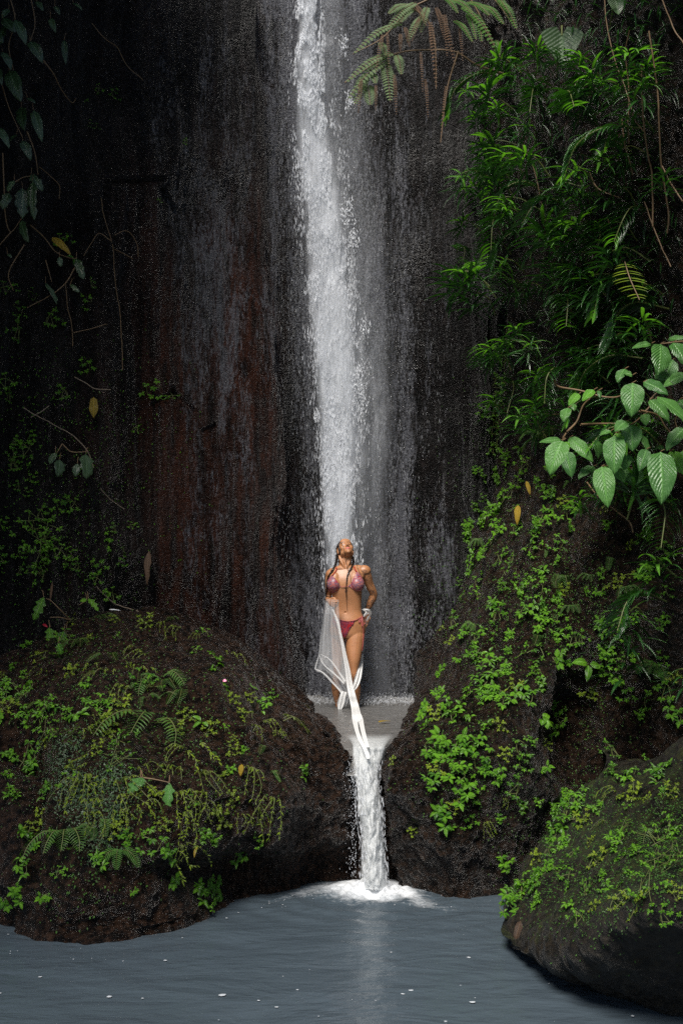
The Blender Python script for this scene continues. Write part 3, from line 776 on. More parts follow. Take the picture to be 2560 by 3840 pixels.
def proto_tuft(k):
    """hanging strands of narrow yellow green leaflets"""
    lm, sm = MB(), MB()
    for q in range(R_.integers(3, 6)):
        x0 = R_.normal(0, .03); Ls = R_.uniform(.12, .26)
        pts = spline([[x0, .02, .02], [x0 * 1.3, -.04, .0], [x0 * 1.8 + R_.normal(0, .02), -.05, -Ls * .5], [x0 * 2 + R_.normal(0, .03), -.04, -Ls]], 14)
        sm.add(*tube(pts, [.0025, .0015], 4))
        for i in range(2, 14):
            for sgn in (-1, 1):
                if R_.random() < .3: continue
                d = np.array([sgn * .6, -.3, -.8]) + R_.normal(0, .4, 3)
                leaf(lm, pts[i], d, UPZ + OUT, R_.uniform(.012, .034), .006, droop=.8, prof='lance', ns=3, nc=1)
    return [('stem', sm.mesh('stem', M['stem'])), ('leaves', lm.mesh('leaves', M['sprig_yellow']))]
def pinna(lm, b, tip, w, n=14, up_=None, sub=.24):
    """one feather of a fern: midrib with two rows of leaflets, from b to tip"""
    up_ = unit([0, -.8, .6]) if up_ is None else up_
    b = np.asarray(b, float); tip = np.asarray(tip, float); d = tip - b; Ln = np.linalg.norm(d)
    mid = (b + tip) / 2 + unit(up_) * Ln * .10
    pts = spline([b, mid, tip], n + 2)
    for i in range(1, n + 1):
        s = i / (n + 1); ww = w * (math.sin(math.pi * min(1, s * .8 + .18)) ** .7) * .5
        t = unit(pts[i + 1] - pts[i - 1]) if i < n + 1 else unit(d)
        side = unit(np.cross(t, up_))
        for sg in (-1, 1):
            leaf(lm, pts[i], side * sg + t * .35, up_, ww * R_.uniform(.9, 1.05), Ln / n * .85, droop=.5, fold=.15, prof='lance', ns=3, nc=1, tint=min(1, max(0, R_.normal(.5, .15))))
    return pts
def proto_fern(k, fronds, L0, material='fern', np_=14):
    lm, sm = MB(), MB()
    for q in range(fronds):
        a = (q - (fronds - 1) / 2) * (1.7 / max(1, fronds - 1)) + R_.normal(0, .1)
        Lf = L0 * R_.uniform(.8, 1.1)
        pts = spline([[0, .02, 0], [math.sin(a) * Lf * .45, -.25 * Lf, .10 * Lf * math.cos(a)], [math.sin(a) * Lf * .8, -.38 * Lf, -.25 * Lf], [math.sin(a) * Lf * .92, -.42 * Lf, -.62 * Lf]], np_ + 3)
        sm.add(*tube(pts, [.003, .0012], 4))
        for i in range(2, np_ + 2):
            s = i / (np_ + 2); pl = Lf * .26 * math.sin(math.pi * (s * .82 + .14)) ** .8
            t = unit(pts[i + 1] - pts[i - 1]); side = unit(np.cross(t, UPZ + .8 * OUT))
            for sg in (-1, 1):
                dd = side * sg + t * .4
                leaf(lm, pts[i], dd, UPZ + .8 * OUT, pl, Lf * .045, droop=.5, fold=.2, prof='lance', ns=4, nc=1)
    return [('rachis', sm.mesh('rachis', M['stem'])), ('leaflets', lm.mesh('leaflets', M[material]))]

PROTO = {}
for k in range(5): PROTO['whorl', k] = proto_whorl(k)
for k in range(5): PROTO['spray', k] = proto_spray(k)
for k in range(3):
    for n, rad in ((2, .035), (4, .06), (8, .085), (14, .12), (24, .17)):
        PROTO['clump', n, k] = proto_clump(n, rad, .043)
    PROTO['small', 6, k] = proto_clump(6, .09, .028); PROTO['small', 14, k] = proto_clump(14, .16, .028)
    PROTO['yellow', 6, k] = proto_clump(9, .10, .030, 'sprig_yellow')
    PROTO['tuft', k] = proto_tuft(k)
PROTO['fern', 0] = proto_fern(0, 3, .20); PROTO['fern', 1] = proto_fern(1, 4, .17); PROTO['fern', 2] = proto_fern(2, 2, .24); PROTO['fern', 3] = proto_fern(3, 1, .2)
PROTO['pair', 0] = proto_clump(1, .01, .10, nl=(2, 4)); PROTO['pair', 1] = proto_clump(2, .03, .085, nl=(3, 5))

COUNT = {}
def put(key, px, py, name, label, cat, group, scale=1.0, roll=None, lift=0.0, Y=None):
    if Y is None:
        p, nrm = hit(px, py)
        if p is None: return None
        p = p + nrm * lift
    else:
        p, nrm = P(px, py, Y), OUT
    yaw = math.atan2(nrm[0], -nrm[1]) * .8 + R_.normal(0, .35)
    t = empty(name, p)
    t.rotation_euler = (R_.normal(0, .12) - max(0, min(.9, nrm[2] * .8)), R_.normal(0, .25) if roll is None else roll, yaw)
    t.scale = (scale * (1 if R_.random() < .5 else -1), scale, scale)
    tag(t, label, cat, group)
    for pn, me in PROTO[key]:
        c = bpy.data.objects.new(pn, me); COL.objects.link(c); c.parent = t
    return t
ORD = ['top', 'second', 'third', 'fourth', 'fifth', 'sixth', 'seventh', 'eighth', 'ninth', 'tenth', 'eleventh', 'twelfth', 'thirteenth', 'fourteenth', 'fifteenth', 'sixteenth', 'seventeenth', 'eighteenth', 'nineteenth', 'twentieth', 'twenty-first', 'twenty-second']
def rows_of(pts, per):
    """sort points into rows: yields (index, row word, column word)"""
    order = sorted(range(len(pts)), key=lambda i: pts[i][1])
    out = {}
    nrow = math.ceil(len(pts) / per)
    for r_ in range(nrow):
        rr = sorted(order[r_ * per:(r_ + 1) * per], key=lambda i: pts[i][0])
        for c_, i in enumerate(rr):
            cw = 'leftmost' if c_ == 0 else (ORD[c_] + ' from left')
            rw = ('top row' if r_ == 0 else 'lowest row' if r_ == nrow - 1 else ORD[r_] + ' row down')
            out[i] = rw + ', ' + cw
    return out
def region(pts, sx, ox, oy):
    return [(ox + p[0] / sx, oy + p[1] / sx) + tuple(p[2:]) for p in pts]

# ---- long-leaved shoots over the right cliff (display pixels of the whole photograph)
SH = [(1130,360,0,1),(1075,430,1,1.1),(1190,250,1,1),(1140,150,0,.9),(1385,265,1,1.3),(1290,330,0,1.1),(1350,400,0,1.1),(1425,425,0,1.5),(1495,425,1,1.2),(1400,490,1,1.4),(1180,520,1,1.5),
      (1155,595,0,1.6),(1300,610,0,1.6),(1260,545,1,1.3),(1200,680,1,1.5),(1500,640,0,1.5),(1545,700,1,1.5),(1215,790,1,1.2),(1180,715,0,1.3),(1320,700,1,1.4),(1420,740,0,1.3),(1490,760,1,1.4),
      (1255,770,0,1.1),(1385,820,0,1.6),(1175,865,1,1),(1190,945,0,1.1),(1480,1490,0,1.5),(1490,1250,0,1.4),(1530,1200,1,1.4),(1550,1310,0,1.4),(1490,1400,0,1.3),(1545,1430,1,1.3),(1450,1160,1,1.3),
      (1500,1110,0,1.4),(1550,1080,1,1.3),(1560,210,1,1.2),(1520,260,0,1),(1050,590,1,.9),(1450,560,1,1.3),(1370,560,0,1.3),(1440,340,1,1),(1555,560,0,1.4),(1235,600,0,1.2),(1250,460,1,1.2),
      (1115,510,1,1),(1130,440,0,1.1),(1320,480,1,1.2),(1555,820,0,1.3),(1460,660,0,1.2),(1350,780,1,1.2),(1290,860,0,1.1),(1220,870,0,1),(1540,500,1,1.1),(1480,520,0,1.1),(1370,650,1,1.3),(1100,280,1,.9),
      (1210,360,0,1.1),(1270,410,1,1.1),(1340,210,0,.9),(1170,800,1,1),(1550,960,1,1.2),(1560,400,0,1),(1240,700,1,1.3),(1440,820,0,1.2),(1520,870,1,1.2),(1300,930,1,1),(1500,340,0,1.1),(1400,1130,0,1.1),(1550,1520,0,1.1)]
gq = np.random.default_rng(77); k_ = 0
while len(SH) < 135 and k_ < 9000:
    k_ += 1; x_, y_ = gq.uniform(1080, 1565), gq.uniform(130, 1120)
    if x_ < np.interp(y_, [130, 600, 900, 1120], [1110, 1120, 1180, 1420]): continue
    if min((x_ - s[0]) ** 2 + (y_ - s[1]) ** 2 for s in SH) > 34 ** 2: SH.append((x_, y_, int(gq.integers(0, 2)), gq.uniform(.9, 1.35)))
SH = [(x_, y_, 0 if (t_ and i_ % 3 != 1) else t_, s_) for i_, (x_, y_, t_, s_) in enumerate(SH)]
pos = rows_of(SH, 9)
for i, (x, y, ty, sc) in enumerate(SH):
    lift = .10 + .25 * ((i * 37) % 10) / 10 * (x > 1150)
    key = ('whorl', i % 5) if ty == 0 else ('spray', i % 5)
    put(key, x * DS, y * DS, 'leafy_shoot', ('rosette of' if ty == 0 else 'arching spray of') + ' narrow leaves on right cliff, ' + pos[i], 'shoot', 'long leaved shoots hanging on the right cliff', sc * .92, lift=lift)

# ---- creeping plants
def creepers(pts, where, group, per, sc=1.0, kind='clump'):
    good = [p for p in pts if 0 <= p[0] <= 2560]
    ps = rows_of(good, per)
    for i, p in enumerate(good):
        n = p[2] if len(p) > 2 else 3
        k2 = p[3] if len(p) > 3 else kind
        if k2 == 'clump':
            nn = min((2, 4, 8, 14, 24), key=lambda q: abs(q - n)); key = ('clump', nn, i % 3)
        elif k2 == 'small': key = ('small', 6 if n < 9 else 14, i % 3)
        elif k2 == 'yellow': key = ('yellow', 6, i % 3)
        elif k2 == 'tuft': key = ('tuft', i % 3)
        elif k2 == 'pair': key = ('pair', i % 2)
        elif k2 == 'fern': key = ('fern', n)
        word = {'clump': 'bright green creeper clump', 'small': 'patch of tiny green sprigs', 'yellow': 'yellow green creeper clump', 'tuft': 'hanging yellow green tuft', 'pair': 'plant with larger glossy leaves', 'fern': 'small green fern'}[k2]
        nm = {'tuft': 'hanging_tuft', 'fern': 'small_fern', 'small': 'creeping_sprig', 'pair': 'broad_leaf_seedling'}.get(k2, 'creeping_plant')
        s_ = (p[4] if len(p) > 4 else 1.0) * sc * R_.choice([.62, .75, .9, 1.0, 1.15, 1.3])
        put(key, p[0], p[1], nm, word + ' on ' + where + ', ' + ps[i], {'tuft': 'tuft', 'fern': 'fern'}.get(k2, 'creeper'), group, s_)
c = 'clump'
SPUR = region([(500,90,8),(620,30,8),(560,240,6),(475,300,4),(490,335,3),(640,120,6),(830,130,4),(850,335,6),(960,370,0,'fern',.7),(1090,350,1,'fern',.7),(760,420,5),(780,530,6),(610,510,5),(470,640,6),(540,665,4),(690,660,6),
   (930,650,4),(1150,440,3),(1160,610,4),(1000,510,1,'fern',.7),(350,830,7),(432,775,2,'pair',.6),(520,750,7),(600,790,6),(680,740,6),(660,835,8),(560,880,8),(470,960,8),(340,960,7),(390,1010,4),(270,1040,6),(285,1110,5),(430,1060,4),(500,1070,3),
   (620,950,7),(690,985,5),(800,840,8),(830,895,5),(780,960,4),(840,1090,2,'pair',1.0),(800,1190,4),(900,1130,5),(360,1230,7),(450,1220,7),(530,1190,6),(400,1340,8),(290,1390,6),(450,1450,4),(360,1570,5),(385,1630,3),(530,1500,2),(578,1600,1,'tuft',.7),
   (665,1800,4),(860,1335,3),(1070,790,1,'pair',1.0),(990,790,3),(1230,880,3),(1400,990,5,'small'),(1350,1050,4),(1530,1050,6),(940,735,3),(920,800,3),(820,670,3,'fern',.8),(1010,30,3,'small'),(880,50,4,'small'),(1010,105,3),(1210,270,3,'fern',.8),(540,450,6,'small'),(390,680,4,'yellow',.6),(350,620,4,'yellow',.6),(660,1480,1,'tuft',.5),(740,560,6,'small'),(200,1640,2,'yellow',.4),(100,1290,2,'yellow',.4),(1180,1240,8,'small'),(750,1290,4,'small')], 1.3517, 1400, 1900)
SPUR += region([(390,630,10,'small'),(420,720,8,'small'),(380,800,10,'small'),(370,900,10,'small'),(350,1000,10,'small'),(330,1090,10,'small'),(320,1180,8,'small'),(400,1180,3,'pair',.5),(520,1170,1,'pair',.8),(230,1310,5),(260,1360,5),(340,1330,8),(390,1380,8),(430,1340,5),(230,1560,8),(290,1640,8),(370,1590,7),(400,1520,7),(180,1700,8),(370,1670,6),(630,1390,5),(700,1460,5),(830,1390,3,'fern',.7),(740,1490,4),(880,1560,4),(700,1580,3),(640,1630,3),(860,1690,3),(620,1720,6),(690,1840,3,'fern',.6),(1090,1665,4),(280,1850,8),(230,1880,4),(170,1780,6),(500,1700,5),(690,1100,1,'fern',1.1),(560,1270,6,'small'),(450,1450,6,'small'),(270,930,6,'small'),(640,1080,0,'fern',1.)], 1.723, 1650, 1000)
def scatter(pts, poly, n, gap, kinds, seed):
    g = np.random.default_rng(seed); k = 0; m0 = len(pts)
    xs_ = [p[0] for p in poly]; ys_ = [p[1] for p in poly]
    while len(pts) < m0 + n and k < 20000:
        k += 1; x, y = g.uniform(min(xs_), max(xs_)), g.uniform(min(ys_), max(ys_)); r = False; j = len(poly) - 1
        for i in range(len(poly)):
            if (poly[i][1] > y) != (poly[j][1] > y) and x < (poly[j][0] - poly[i][0]) * (y - poly[i][1]) / (poly[j][1] - poly[i][1]) + poly[i][0]: r = not r
            j = i
        if r and min((x - p[0]) ** 2 + (y - p[1]) ** 2 for p in pts) > gap ** 2:
            q = kinds[g.integers(0, len(kinds))]; pts.append((x, y) + q)
scatter(SPUR, [(1790, 1650), (2100, 1750), (2500, 2000), (2540, 2650), (2200, 2600), (2000, 2500), (1800, 2500), (1680, 2500), (1720, 2100)], 62, 38, [(4, 'clump', .8), (8, 'small'), (8, 'clump', .7), (6, 'small'), (5, 'yellow', .6), (1, 'fern', .7)], 5)
scatter(SPUR, [(1600, 2550), (2050, 2500), (2100, 2700), (2050, 3050), (1700, 3150), (1600, 2900)], 22, 42, [(4, 'clump', .7), (8, 'small'), (5, 'yellow', .6)], 6)
creepers(SPUR, 'the right rock spur', 'creeping plants on the right rock spur', 12)
BO = region([(960,1470,14),(900,1540,8),(1050,1480,8),(1130,1520,7),(1010,1560,14),(1090,1590,8,'yellow',1.),(1220,1340,8),(1280,1380,6),(1370,1290,5),(1430,1370,4),(1240,1700,7),(1260,1770,7),(1400,1660,3,'fern',1.),(1150,1790,5,'yellow',.8),(880,1850,14),(830,1900,14),(780,1930,14),(700,1960,8),(720,2020,8),
   (830,2000,8),(950,1840,8),(1000,2030,3),(960,1720,8),(930,1640,8),(1170,1600,1,'tuft',.9),(1220,1440,2,'tuft',.7),(1380,1480,6,'yellow',.8),(1500,1600,8,'small'),(1440,1700,12,'small'),(1530,1750,12,'small'),(1480,1830,12,'small'),(1540,1960,8,'yellow',.8),(1480,2060,4,'small'),(990,1930,4)], 1.3517, 1400, 1900)
scatter(BO, [(2150, 2980), (2280, 2870), (2550, 2850), (2550, 3400), (2200, 3450), (1960, 3420), (1950, 3300)], 26, 45, [(4, 'clump', .8), (8, 'small'), (5, 'yellow', .8), (14, 'small')], 7)
creepers(BO, 'the front boulder', 'creeping plants on the front boulder', 6, .82)
MO = region([(130,345,8),(60,470,14),(30,590,14),(110,500,8),(160,570,8),(230,660,8),(350,690,8),(480,650,14),(420,560,8),(280,400,8),(40,900,5),(150,880,6),(160,960,5),(70,1075,8),(30,1000,4),(130,1310,5),(170,1345,3),(130,1440,5),(90,1570,4),(40,1620,2),(225,1585,3),(520,790,6,'yellow'),
   (1050,430,5),(1055,480,3),(1100,560,6),(1230,560,8,'small'),(1285,650,4),(1330,590,2,'small'),(1200,870,5),(1130,970,5),(1480,980,4),(1130,1110,6,'yellow',1.),(1190,1185,3,'tuft'),(1270,1150,4,'tuft'),(1050,1300,6),(1170,1380,5),(1270,1300,6,'small'),(840,1515,3),(1030,1560,14),(970,1570,5),(1020,1640,4),(660,1560,3),(490,1410,6),(300,1460,6,'small'),
   (620,1290,8),(560,1250,4,'yellow'),(700,1275,6,'small'),(420,450,1,'tuft'),(450,760,1,'tuft',1.3),(650,370,1,'tuft',1.3),(700,470,1,'tuft',1.2),(790,250,1,'tuft'),(870,270,1,'tuft'),(1140,400,1,'tuft',1.4),(1250,750,1,'tuft'),(1300,730,1,'tuft'),(1400,720,1,'tuft',1.1),(1370,780,1,'tuft'),
   (890,860,1,'tuft',1.3),(950,880,1,'tuft',1.3),(990,990,1,'tuft',1.3),(980,1080,1,'tuft',1.2),(700,950,1,'tuft',1.2),(840,960,1,'tuft',1.2),(640,1090,1,'tuft',1.2),(650,1180,1,'tuft',1.2),(890,1080,1,'tuft',1.2),(900,1180,1,'tuft'),(740,1120,1,'tuft'),(430,1000,1,'tuft',1.2),(430,1120,1,'tuft',1.3),(420,930,1,'tuft',1.2),(1330,1110,1,'tuft'),(610,560,1,'tuft'),(540,480,1,'tuft',1.1),
   (320,1290,1,'fern',1.5),(590,1360,0,'fern',1.2),(790,510,2,'fern',1.3),(730,740,0,'fern',1.7),(500,420,3,'fern',1.2),(560,420,3,'fern',1.4),(390,340,1,'fern',.9),(500,220,1,'fern',1.2),(830,540,0,'fern',1.),(880,600,0,'fern',1.),(870,830,3,'fern',1.1),(440,1250,1,'fern',.9),(840,220,1,'fern',.9),(720,610,2,'fern',.9),(840,780,6,'yellow'),(990,730,3,'pair',.9),(380,700,3,'pair',.9),(270,660,1,'pair',.8),(800,690,1,'pair',.6),
   (560,230,4,'yellow'),(360,250,5,'yellow'),(430,330,6,'yellow'),(580,300,6,'small'),(690,260,4,'yellow'),(200,410,6,'yellow'),(40,660,6,'yellow'),(560,660,6,'yellow'),(1220,610,6,'yellow',.8),(1140,620,5,'yellow',.8),(480,700,1,'tuft',1.2),(960,300,1,'tuft',.8),(1010,290,4,'small'),(460,870,6,'yellow',.8),(1090,1000,4,'yellow',.7),(920,700,6,'yellow',.7),(620,820,6,'small'),(350,1330,6,'small'),(680,1080,4,'yellow',.6),(120,700,8),(10,720,6)], 1.3067, 0, 2150)
scatter(MO, [(0, 2480), (300, 2350), (700, 2380), (1000, 2620), (1050, 2900), (900, 3150), (500, 3250), (100, 3150), (0, 2900)], 55, 34, [(4, 'clump', .8), (8, 'small'), (5, 'yellow', .9), (5, 'yellow', .6), (1, 'tuft', .8), (1, 'tuft', 1.1), (3, 'fern', .8), (14, 'small')], 8)
creepers(MO, 'the left mound', 'creeping plants on the left mound', 12, .88)
LC = region([(260,1360,14,'small'),(330,1420,14,'small'),(280,1490,14,'small'),(170,1520,8,'small'),(420,1490,8,'small'),(500,1540,14,'small'),(330,1560,8,'small'),(200,1290,8,'small'),(330,1230,8,'small'),(250,960,8,'small'),(90,830,14,'small'),(130,870,8,'small'),(210,1070,8,'small'),(290,1670,14,'small'),(550,1600,8,'small'),(720,1600,8,'small'),(700,1700,8,'small'),
   (820,1330,8,'small'),(800,1430,6,'small'),(970,1310,8,'small'),(890,1480,6,'small'),(455,1150,6,'small'),(200,740,8,'small'),(130,690,6,'small'),(250,660,6,'small'),(20,240,8,'small'),(40,350,8,'small'),(890,1570,4,'small'),(530,1140,4,'small'),(120,1020,8,'small'),(30,1290,6,'small'),(800,1810,6,'small'),(180,1640,4,'small'),(1120,310,6,'small'),(1250,370,4,'small'),(450,340,4,'small'),(640,130,6,'small'),(990,600,4,'small'),(20,1530,6,'small'),(640,860,4,'small')], 1.96, 0, 1300)
LC += region([(480,1690,4,'pair',.5),(560,660,3,'pair',.6),(610,820,2,'small'),(1040,1305,2,'small',.5),(1205,925,2,'small',.5),(740,610,6,'small'),(640,580,6,'small'),(600,1850,6,'small'),(120,2020,8,'small'),(40,1880,8,'small'),(350,2080,8,'small'),(210,1930,6,'small'),(400,1560,4,'small'),(80,2150,8,'small'),(560,1960,6,'small')], 1.742, 0, 0)
creepers(LC, 'the left cliff', 'sprigs on the dark left cliff', 6)

# ---- single named leaves and bushes
def at_px(x, y, back):
    p, n = hit(x, y)
    Y = (p[1] if p is not None else 9.0) - back
    return P(x, y, Y)
def big_leaf(mb, x0, y0, x1, y1, w, Y, prof='ovate', tint=None, tilt=None, droop=.5, ragged=0, fold=.22, ns=12, nc=4):
    b = P(x0, y0, Y); t = P(x1, y1, Y - .25 * math.hypot(x1 - x0, y1 - y0) * Y / F_PX)
    d = t - b; Ln = np.linalg.norm(d)
    up = unit(np.array([R_.normal(0, .35), -1, .75 + R_.normal(0, .2)])) if tilt is None else tilt
    d = unit(d) + up * droop * .45
    leaf(mb, b, d, up, Ln * 1.2, w * 1.15 * Y / F_PX, droop=droop, fold=fold, prof=prof, ns=ns, nc=nc, tint=tint, wave=.04, ragged=ragged)
def px5(x, y): return 1650 + x / 1.723, 1000 + y / 1.723
BL = [(785,1125,720,1310,120),(830,1105,960,1240,80),(810,1190,840,1335,80),(1000,1115,1015,1220,72),(1125,1090,1125,1300,118),(1130,1075,1190,1200,62),(990,1290,905,1355,72),(1040,1290,1075,1515,112),(1060,1290,1095,1350,46),
 (1130,1290,1230,1390,78),(1240,750,1235,935,122),(1310,745,1445,815,92),(1350,860,1455,980,92),(1400,840,1580,1010,112),(1420,500,1405,670,118),(1360,497,1255,525,42),(1500,490,1575,620,102),(1500,600,1440,740,92),(1540,720,1455,765,52),(1420,1195,1425,1480,152),
 (1480,1195,1560,1325,92),(1580,1040,1478,1165,92),(1200,1000,1138,1055,70),(1230,1020,1238,1165,105),(1320,950,1325,1015,52),(895,820,838,885,46),(990,795,928,858,52),(1020,800,1028,845,26),(850,885,862,925,40),(822,912,800,990,62),(1190,660,1150,735,62),
 (1250,1290,1305,1440,62),(1205,1210,1190,1300,66),(780,1120,660,1135,40),(1380,700,1480,730,60),(1290,1080,1330,1190,60),(1400,1160,1440,1185,40),(1540,860,1600,960,70),(1480,740,1580,700,60),(1560,1190,1620,1330,100),(1120,1300,1180,1380,60),(1330,1180,1290,1300,70),(1470,470,1580,465,46),(1100,1060,1040,1085,36),(1240,700,1190,690,40)]
sh = empty('broad_leaved_shrub', P(2560, 1500, 8.3)); tag(sh, 'shrub with large glossy quilted leaves reaching in from the right edge', 'shrub')
lm, ym, sm = MB(), MB(), MB()
for i, (a, b, c_, d_, w) in enumerate(BL):
    x0, y0 = px5(a, b); x1, y1 = px5(c_, d_)
    Yl = 7.75 + ((i * 29) % 11) / 11 * .35 - (.15 if w > 100 else 0)
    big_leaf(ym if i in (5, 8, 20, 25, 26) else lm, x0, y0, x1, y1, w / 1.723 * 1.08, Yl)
    sm.add(*tube([P(x0, y0, Yl), P(x0 + 14, y0 - 8, Yl + .05)], .003, 5, 4))
big_leaf(ym, *px5(810, 1130), *px5(815, 1188), 24, 7.6)
for st in ([(735,735),(760,775),(900,800),(1060,842),(1170,832),(1240,750)], [(815,1070),(880,1000),(920,900),(980,840),(1020,800)], [(790,1110),(815,1070)], [(905,1020),(1020,1015),(1140,1015),(1230,1020),(1320,950)], [(1290,930),(1400,960),(1450,1030),(1490,1090),(1480,1190)], [(1170,832),(1300,940),(1400,840)], [(1600,900),(1520,980),(1530,1050)], [(1600,480),(1500,490),(1420,500)], [(1600,1250),(1450,1230),(1280,1300),(1130,1290),(1050,1290)], [(1140,1015),(1125,1085)], [(1600,700),(1480,740),(1350,860)]):
    pts = [P(*px5(*q), 8.0 + .1 * math.sin(i_)) for i_, q in enumerate(st)]
    sm.add(*tube(pts, [.008, .0045], 6, 24))
for nm, mb_, mt in (('stem', sm, M['vine']), ('leaves', lm, M['broad']), ('young_leaves', ym, M['lance_lit'])):
    rel(obj(nm, mb_.mesh(nm, mt), sh))

def leafy_bush(name, label, cat, items, f, back, material, stems=(), prof='ovate', ragged=.12):
    x0, y0 = f(items[0][0], items[0][1]); r0 = at_px(x0, y0, 0)
    t = empty(name, r0); tag(t, label, cat)
    lm, sm = MB(), MB()
    for it in items:
        a = f(it[0], it[1]); b = f(it[2], it[3])
        Y = at_px(*a, back * R_.uniform(.6, 1.2))[1]
        big_leaf(lm, *a, *b, it[4] / it[5] if len(it) > 5 else it[4] / SCL, Y, ragged=ragged, prof=prof, ns=10, nc=3)
        e = np.array(at_px(a[0] + R_.normal(0, 6), a[1] - 25, back * .5))
        sm.add(*tube([P(*a, Y), (P(*a, Y) + e) / 2 + [0, 0, .02], e], .003, 5, 6))
    for st in stems:
        sm.add(*tube([at_px(*f(*q), back * .8) for q in st], [.006, .003], 5, 24))
    rel(obj('stem', sm.mesh('stem', M['vine']), t)); rel(obj('leaves', lm.mesh('leaves', material), t))
    return t
SCL = 1.742
f3 = lambda x, y: (x / 1.742, y / 1.742)
leafy_bush('hanging_bush', 'dark bush of ragged leaves hanging down the top left corner', 'bush',
  [(100,130,160,270,65),(20,120,90,200,60),(40,160,10,270,55),(60,460,130,635,95),(200,270,268,392,72),(20,340,65,440,60),(420,260,430,400,38),(240,10,278,62,35),(360,40,388,90,30),(140,700,160,830,72),(220,720,268,900,62),(-10,830,50,950,55),(110,880,75,915,40),(150,920,195,1030,60),(-30,200,15,270,50),(60,60,20,110,40),(330,120,360,200,40),(180,640,225,670,30),(-20,440,10,540,50),(480,20,530,60,30)],
  f3, .35, M['dark_leaf'], [[(60,-40),(100,130),(60,300),(90,460)],[(200,-30),(230,150),(200,270)],[(280,390),(350,480),(400,580),(470,670),(500,640)],[(180,860),(230,1000),(250,1140)],[(0,500),(60,700),(150,900)]])
leafy_bush('hanging_branch', 'branch with pale insect-eaten leaves at the left edge', 'branch',
  [(205,1140,268,1232,62),(150,1230,150,1398,98),(215,1180,228,1402,72),(60,1260,25,1350,72),(140,1440,182,1560,68),(95,1180,60,1240,50),(500,1690,542,1805,58),(390,1680,398,1732,40),(300,1850,362,1965,45),(460,1860,512,1902,30),(50,1660,75,1680,24)],
  f3, .4, M['dark_leaf'], [[(20,1000),(30,1250),(40,1430),(75,1515),(140,1430),(190,1370)],[(75,1515),(0,1600)],[(200,1470),(290,1550),(360,1640),(440,1680),(500,1690)],[(100,1190),(150,1160),(200,1150)],[(160,1600),(60,1780),(90,1900)],[(490,1750),(430,1850),(330,1930),(180,2010)],[(300,1700),(340,1840)]], prof='holey', ragged=.3)
f0 = lambda x, y: (x / 1.96, 1300 + y / 1.96)
SCL = 1.96
leafy_bush('broad_leaf_plant', 'plant with one shiny bluish leaf on the left cliff', 'plant', [(630,790,636,942,105),(410,780,375,850,62),(440,830,430,935,85),(570,860,560,940,60)], f0, .2, M['dark_leaf'], [[(460,715),(520,770),(600,775),(650,765)],[(460,715),(420,780)]], prof='holey', ragged=.2)
leafy_bush('lobed_leaf_plant', 'plant with big lobed green leaves at the left end of the mound top', 'plant', [(325,1840,262,1985,80),(650,1850,712,1930,55),(640,1860,600,1870,40),(365,2060,372,2170,72),(490,2070,520,2150,95),(470,2090,440,2180,80),(430,2180,450,2250,60)], f0, .22, M['sprig'], [[(520,2010),(440,1930),(380,1870),(340,1850)],[(520,2010),(440,1990),(370,1990)],[(370,2060),(360,2010)],[(630,1870),(580,1900)]], prof='lobed', ragged=.1)
f6 = lambda x, y: (x / 1.3067, 2150 + y / 1.3067)
SCL = 1.3067
leafy_bush('lobed_leaf_plant', 'plant with two pale shiny lobed leaves in the middle of the mound', 'plant', [(690,1000,640,1072,62),(830,1025,825,1145,62),(700,1000,690,1040,40)], f6, .15, M['broad'], [[(690,1000),(760,1010),(830,1025)]], prof='lobed')
f4 = lambda x, y: (1250 + x / 1.197, y / 1.197)
SCL = 1.197
def heart(name, label, x, y, w, l, Y):
    t = empty(name, P(x, y, Y)); tag(t, label, 'plant')
    lm, sm = MB(), MB(); b = P(x, y - .12 * l, Y)
    up = unit([.05, -1, .9])
    for sg in (-1, 1):      # two halves of a heart blade with back lobes
        s = np.linspace(-.28, 1, 26); tt = np.linspace(0, 1, 7)
        wd_ = np.where(s < 0, np.sqrt(np.clip(1 - (s / .28) ** 2, 0, 1)) * .5 + 0, np.clip(1 - s, 0, 1) ** .75 * .5) * w * Y / F_PX
        inner = np.where(s < 0, .12 * w * Y / F_PX * np.abs(s / .28), 0)
        ww = inner[:, None] + (np.maximum(wd_, inner + .001) - inner)[:, None] * tt[None]
        xx = sg * ww; zz = -s[:, None] * l * Y / F_PX + 0 * ww
        yy = -.10 * np.abs(ww) - .05 * np.clip(s, 0, 1)[:, None] ** 2
        V = b + np.stack([xx, yy, zz], -1)
        A = np.stack([.2 + 0 * ww, (s[:, None] + .28) / 1.28 + 0 * ww, .5 + sg * .5 * ww / (w * .5 * Y / F_PX)], -1)
        F_ = grid_faces(26, 7); lm.add(V.reshape(-1, 3), F_ if sg > 0 else F_[:, ::-1], A.reshape(-1, 3))
    sm.add(*tube([b, b + [.02, .12, .12], b + [.05, .5, -.1]], .006, 6, 12))
    rel(obj('stem', sm.mesh('stem', M['stem']), t)); rel(obj('leaf', lm.mesh('leaf', M['dark_leaf']), t))
heart('heart_leaf_plant', 'single large heart-shaped dark leaf high on the right cliff', 2105, 150, 165, 130, 8.6)
heart('heart_leaf_plant', 'smaller heart-shaped leaf at the top edge right of the large one', 2310, 10, 75, 70, 8.0)

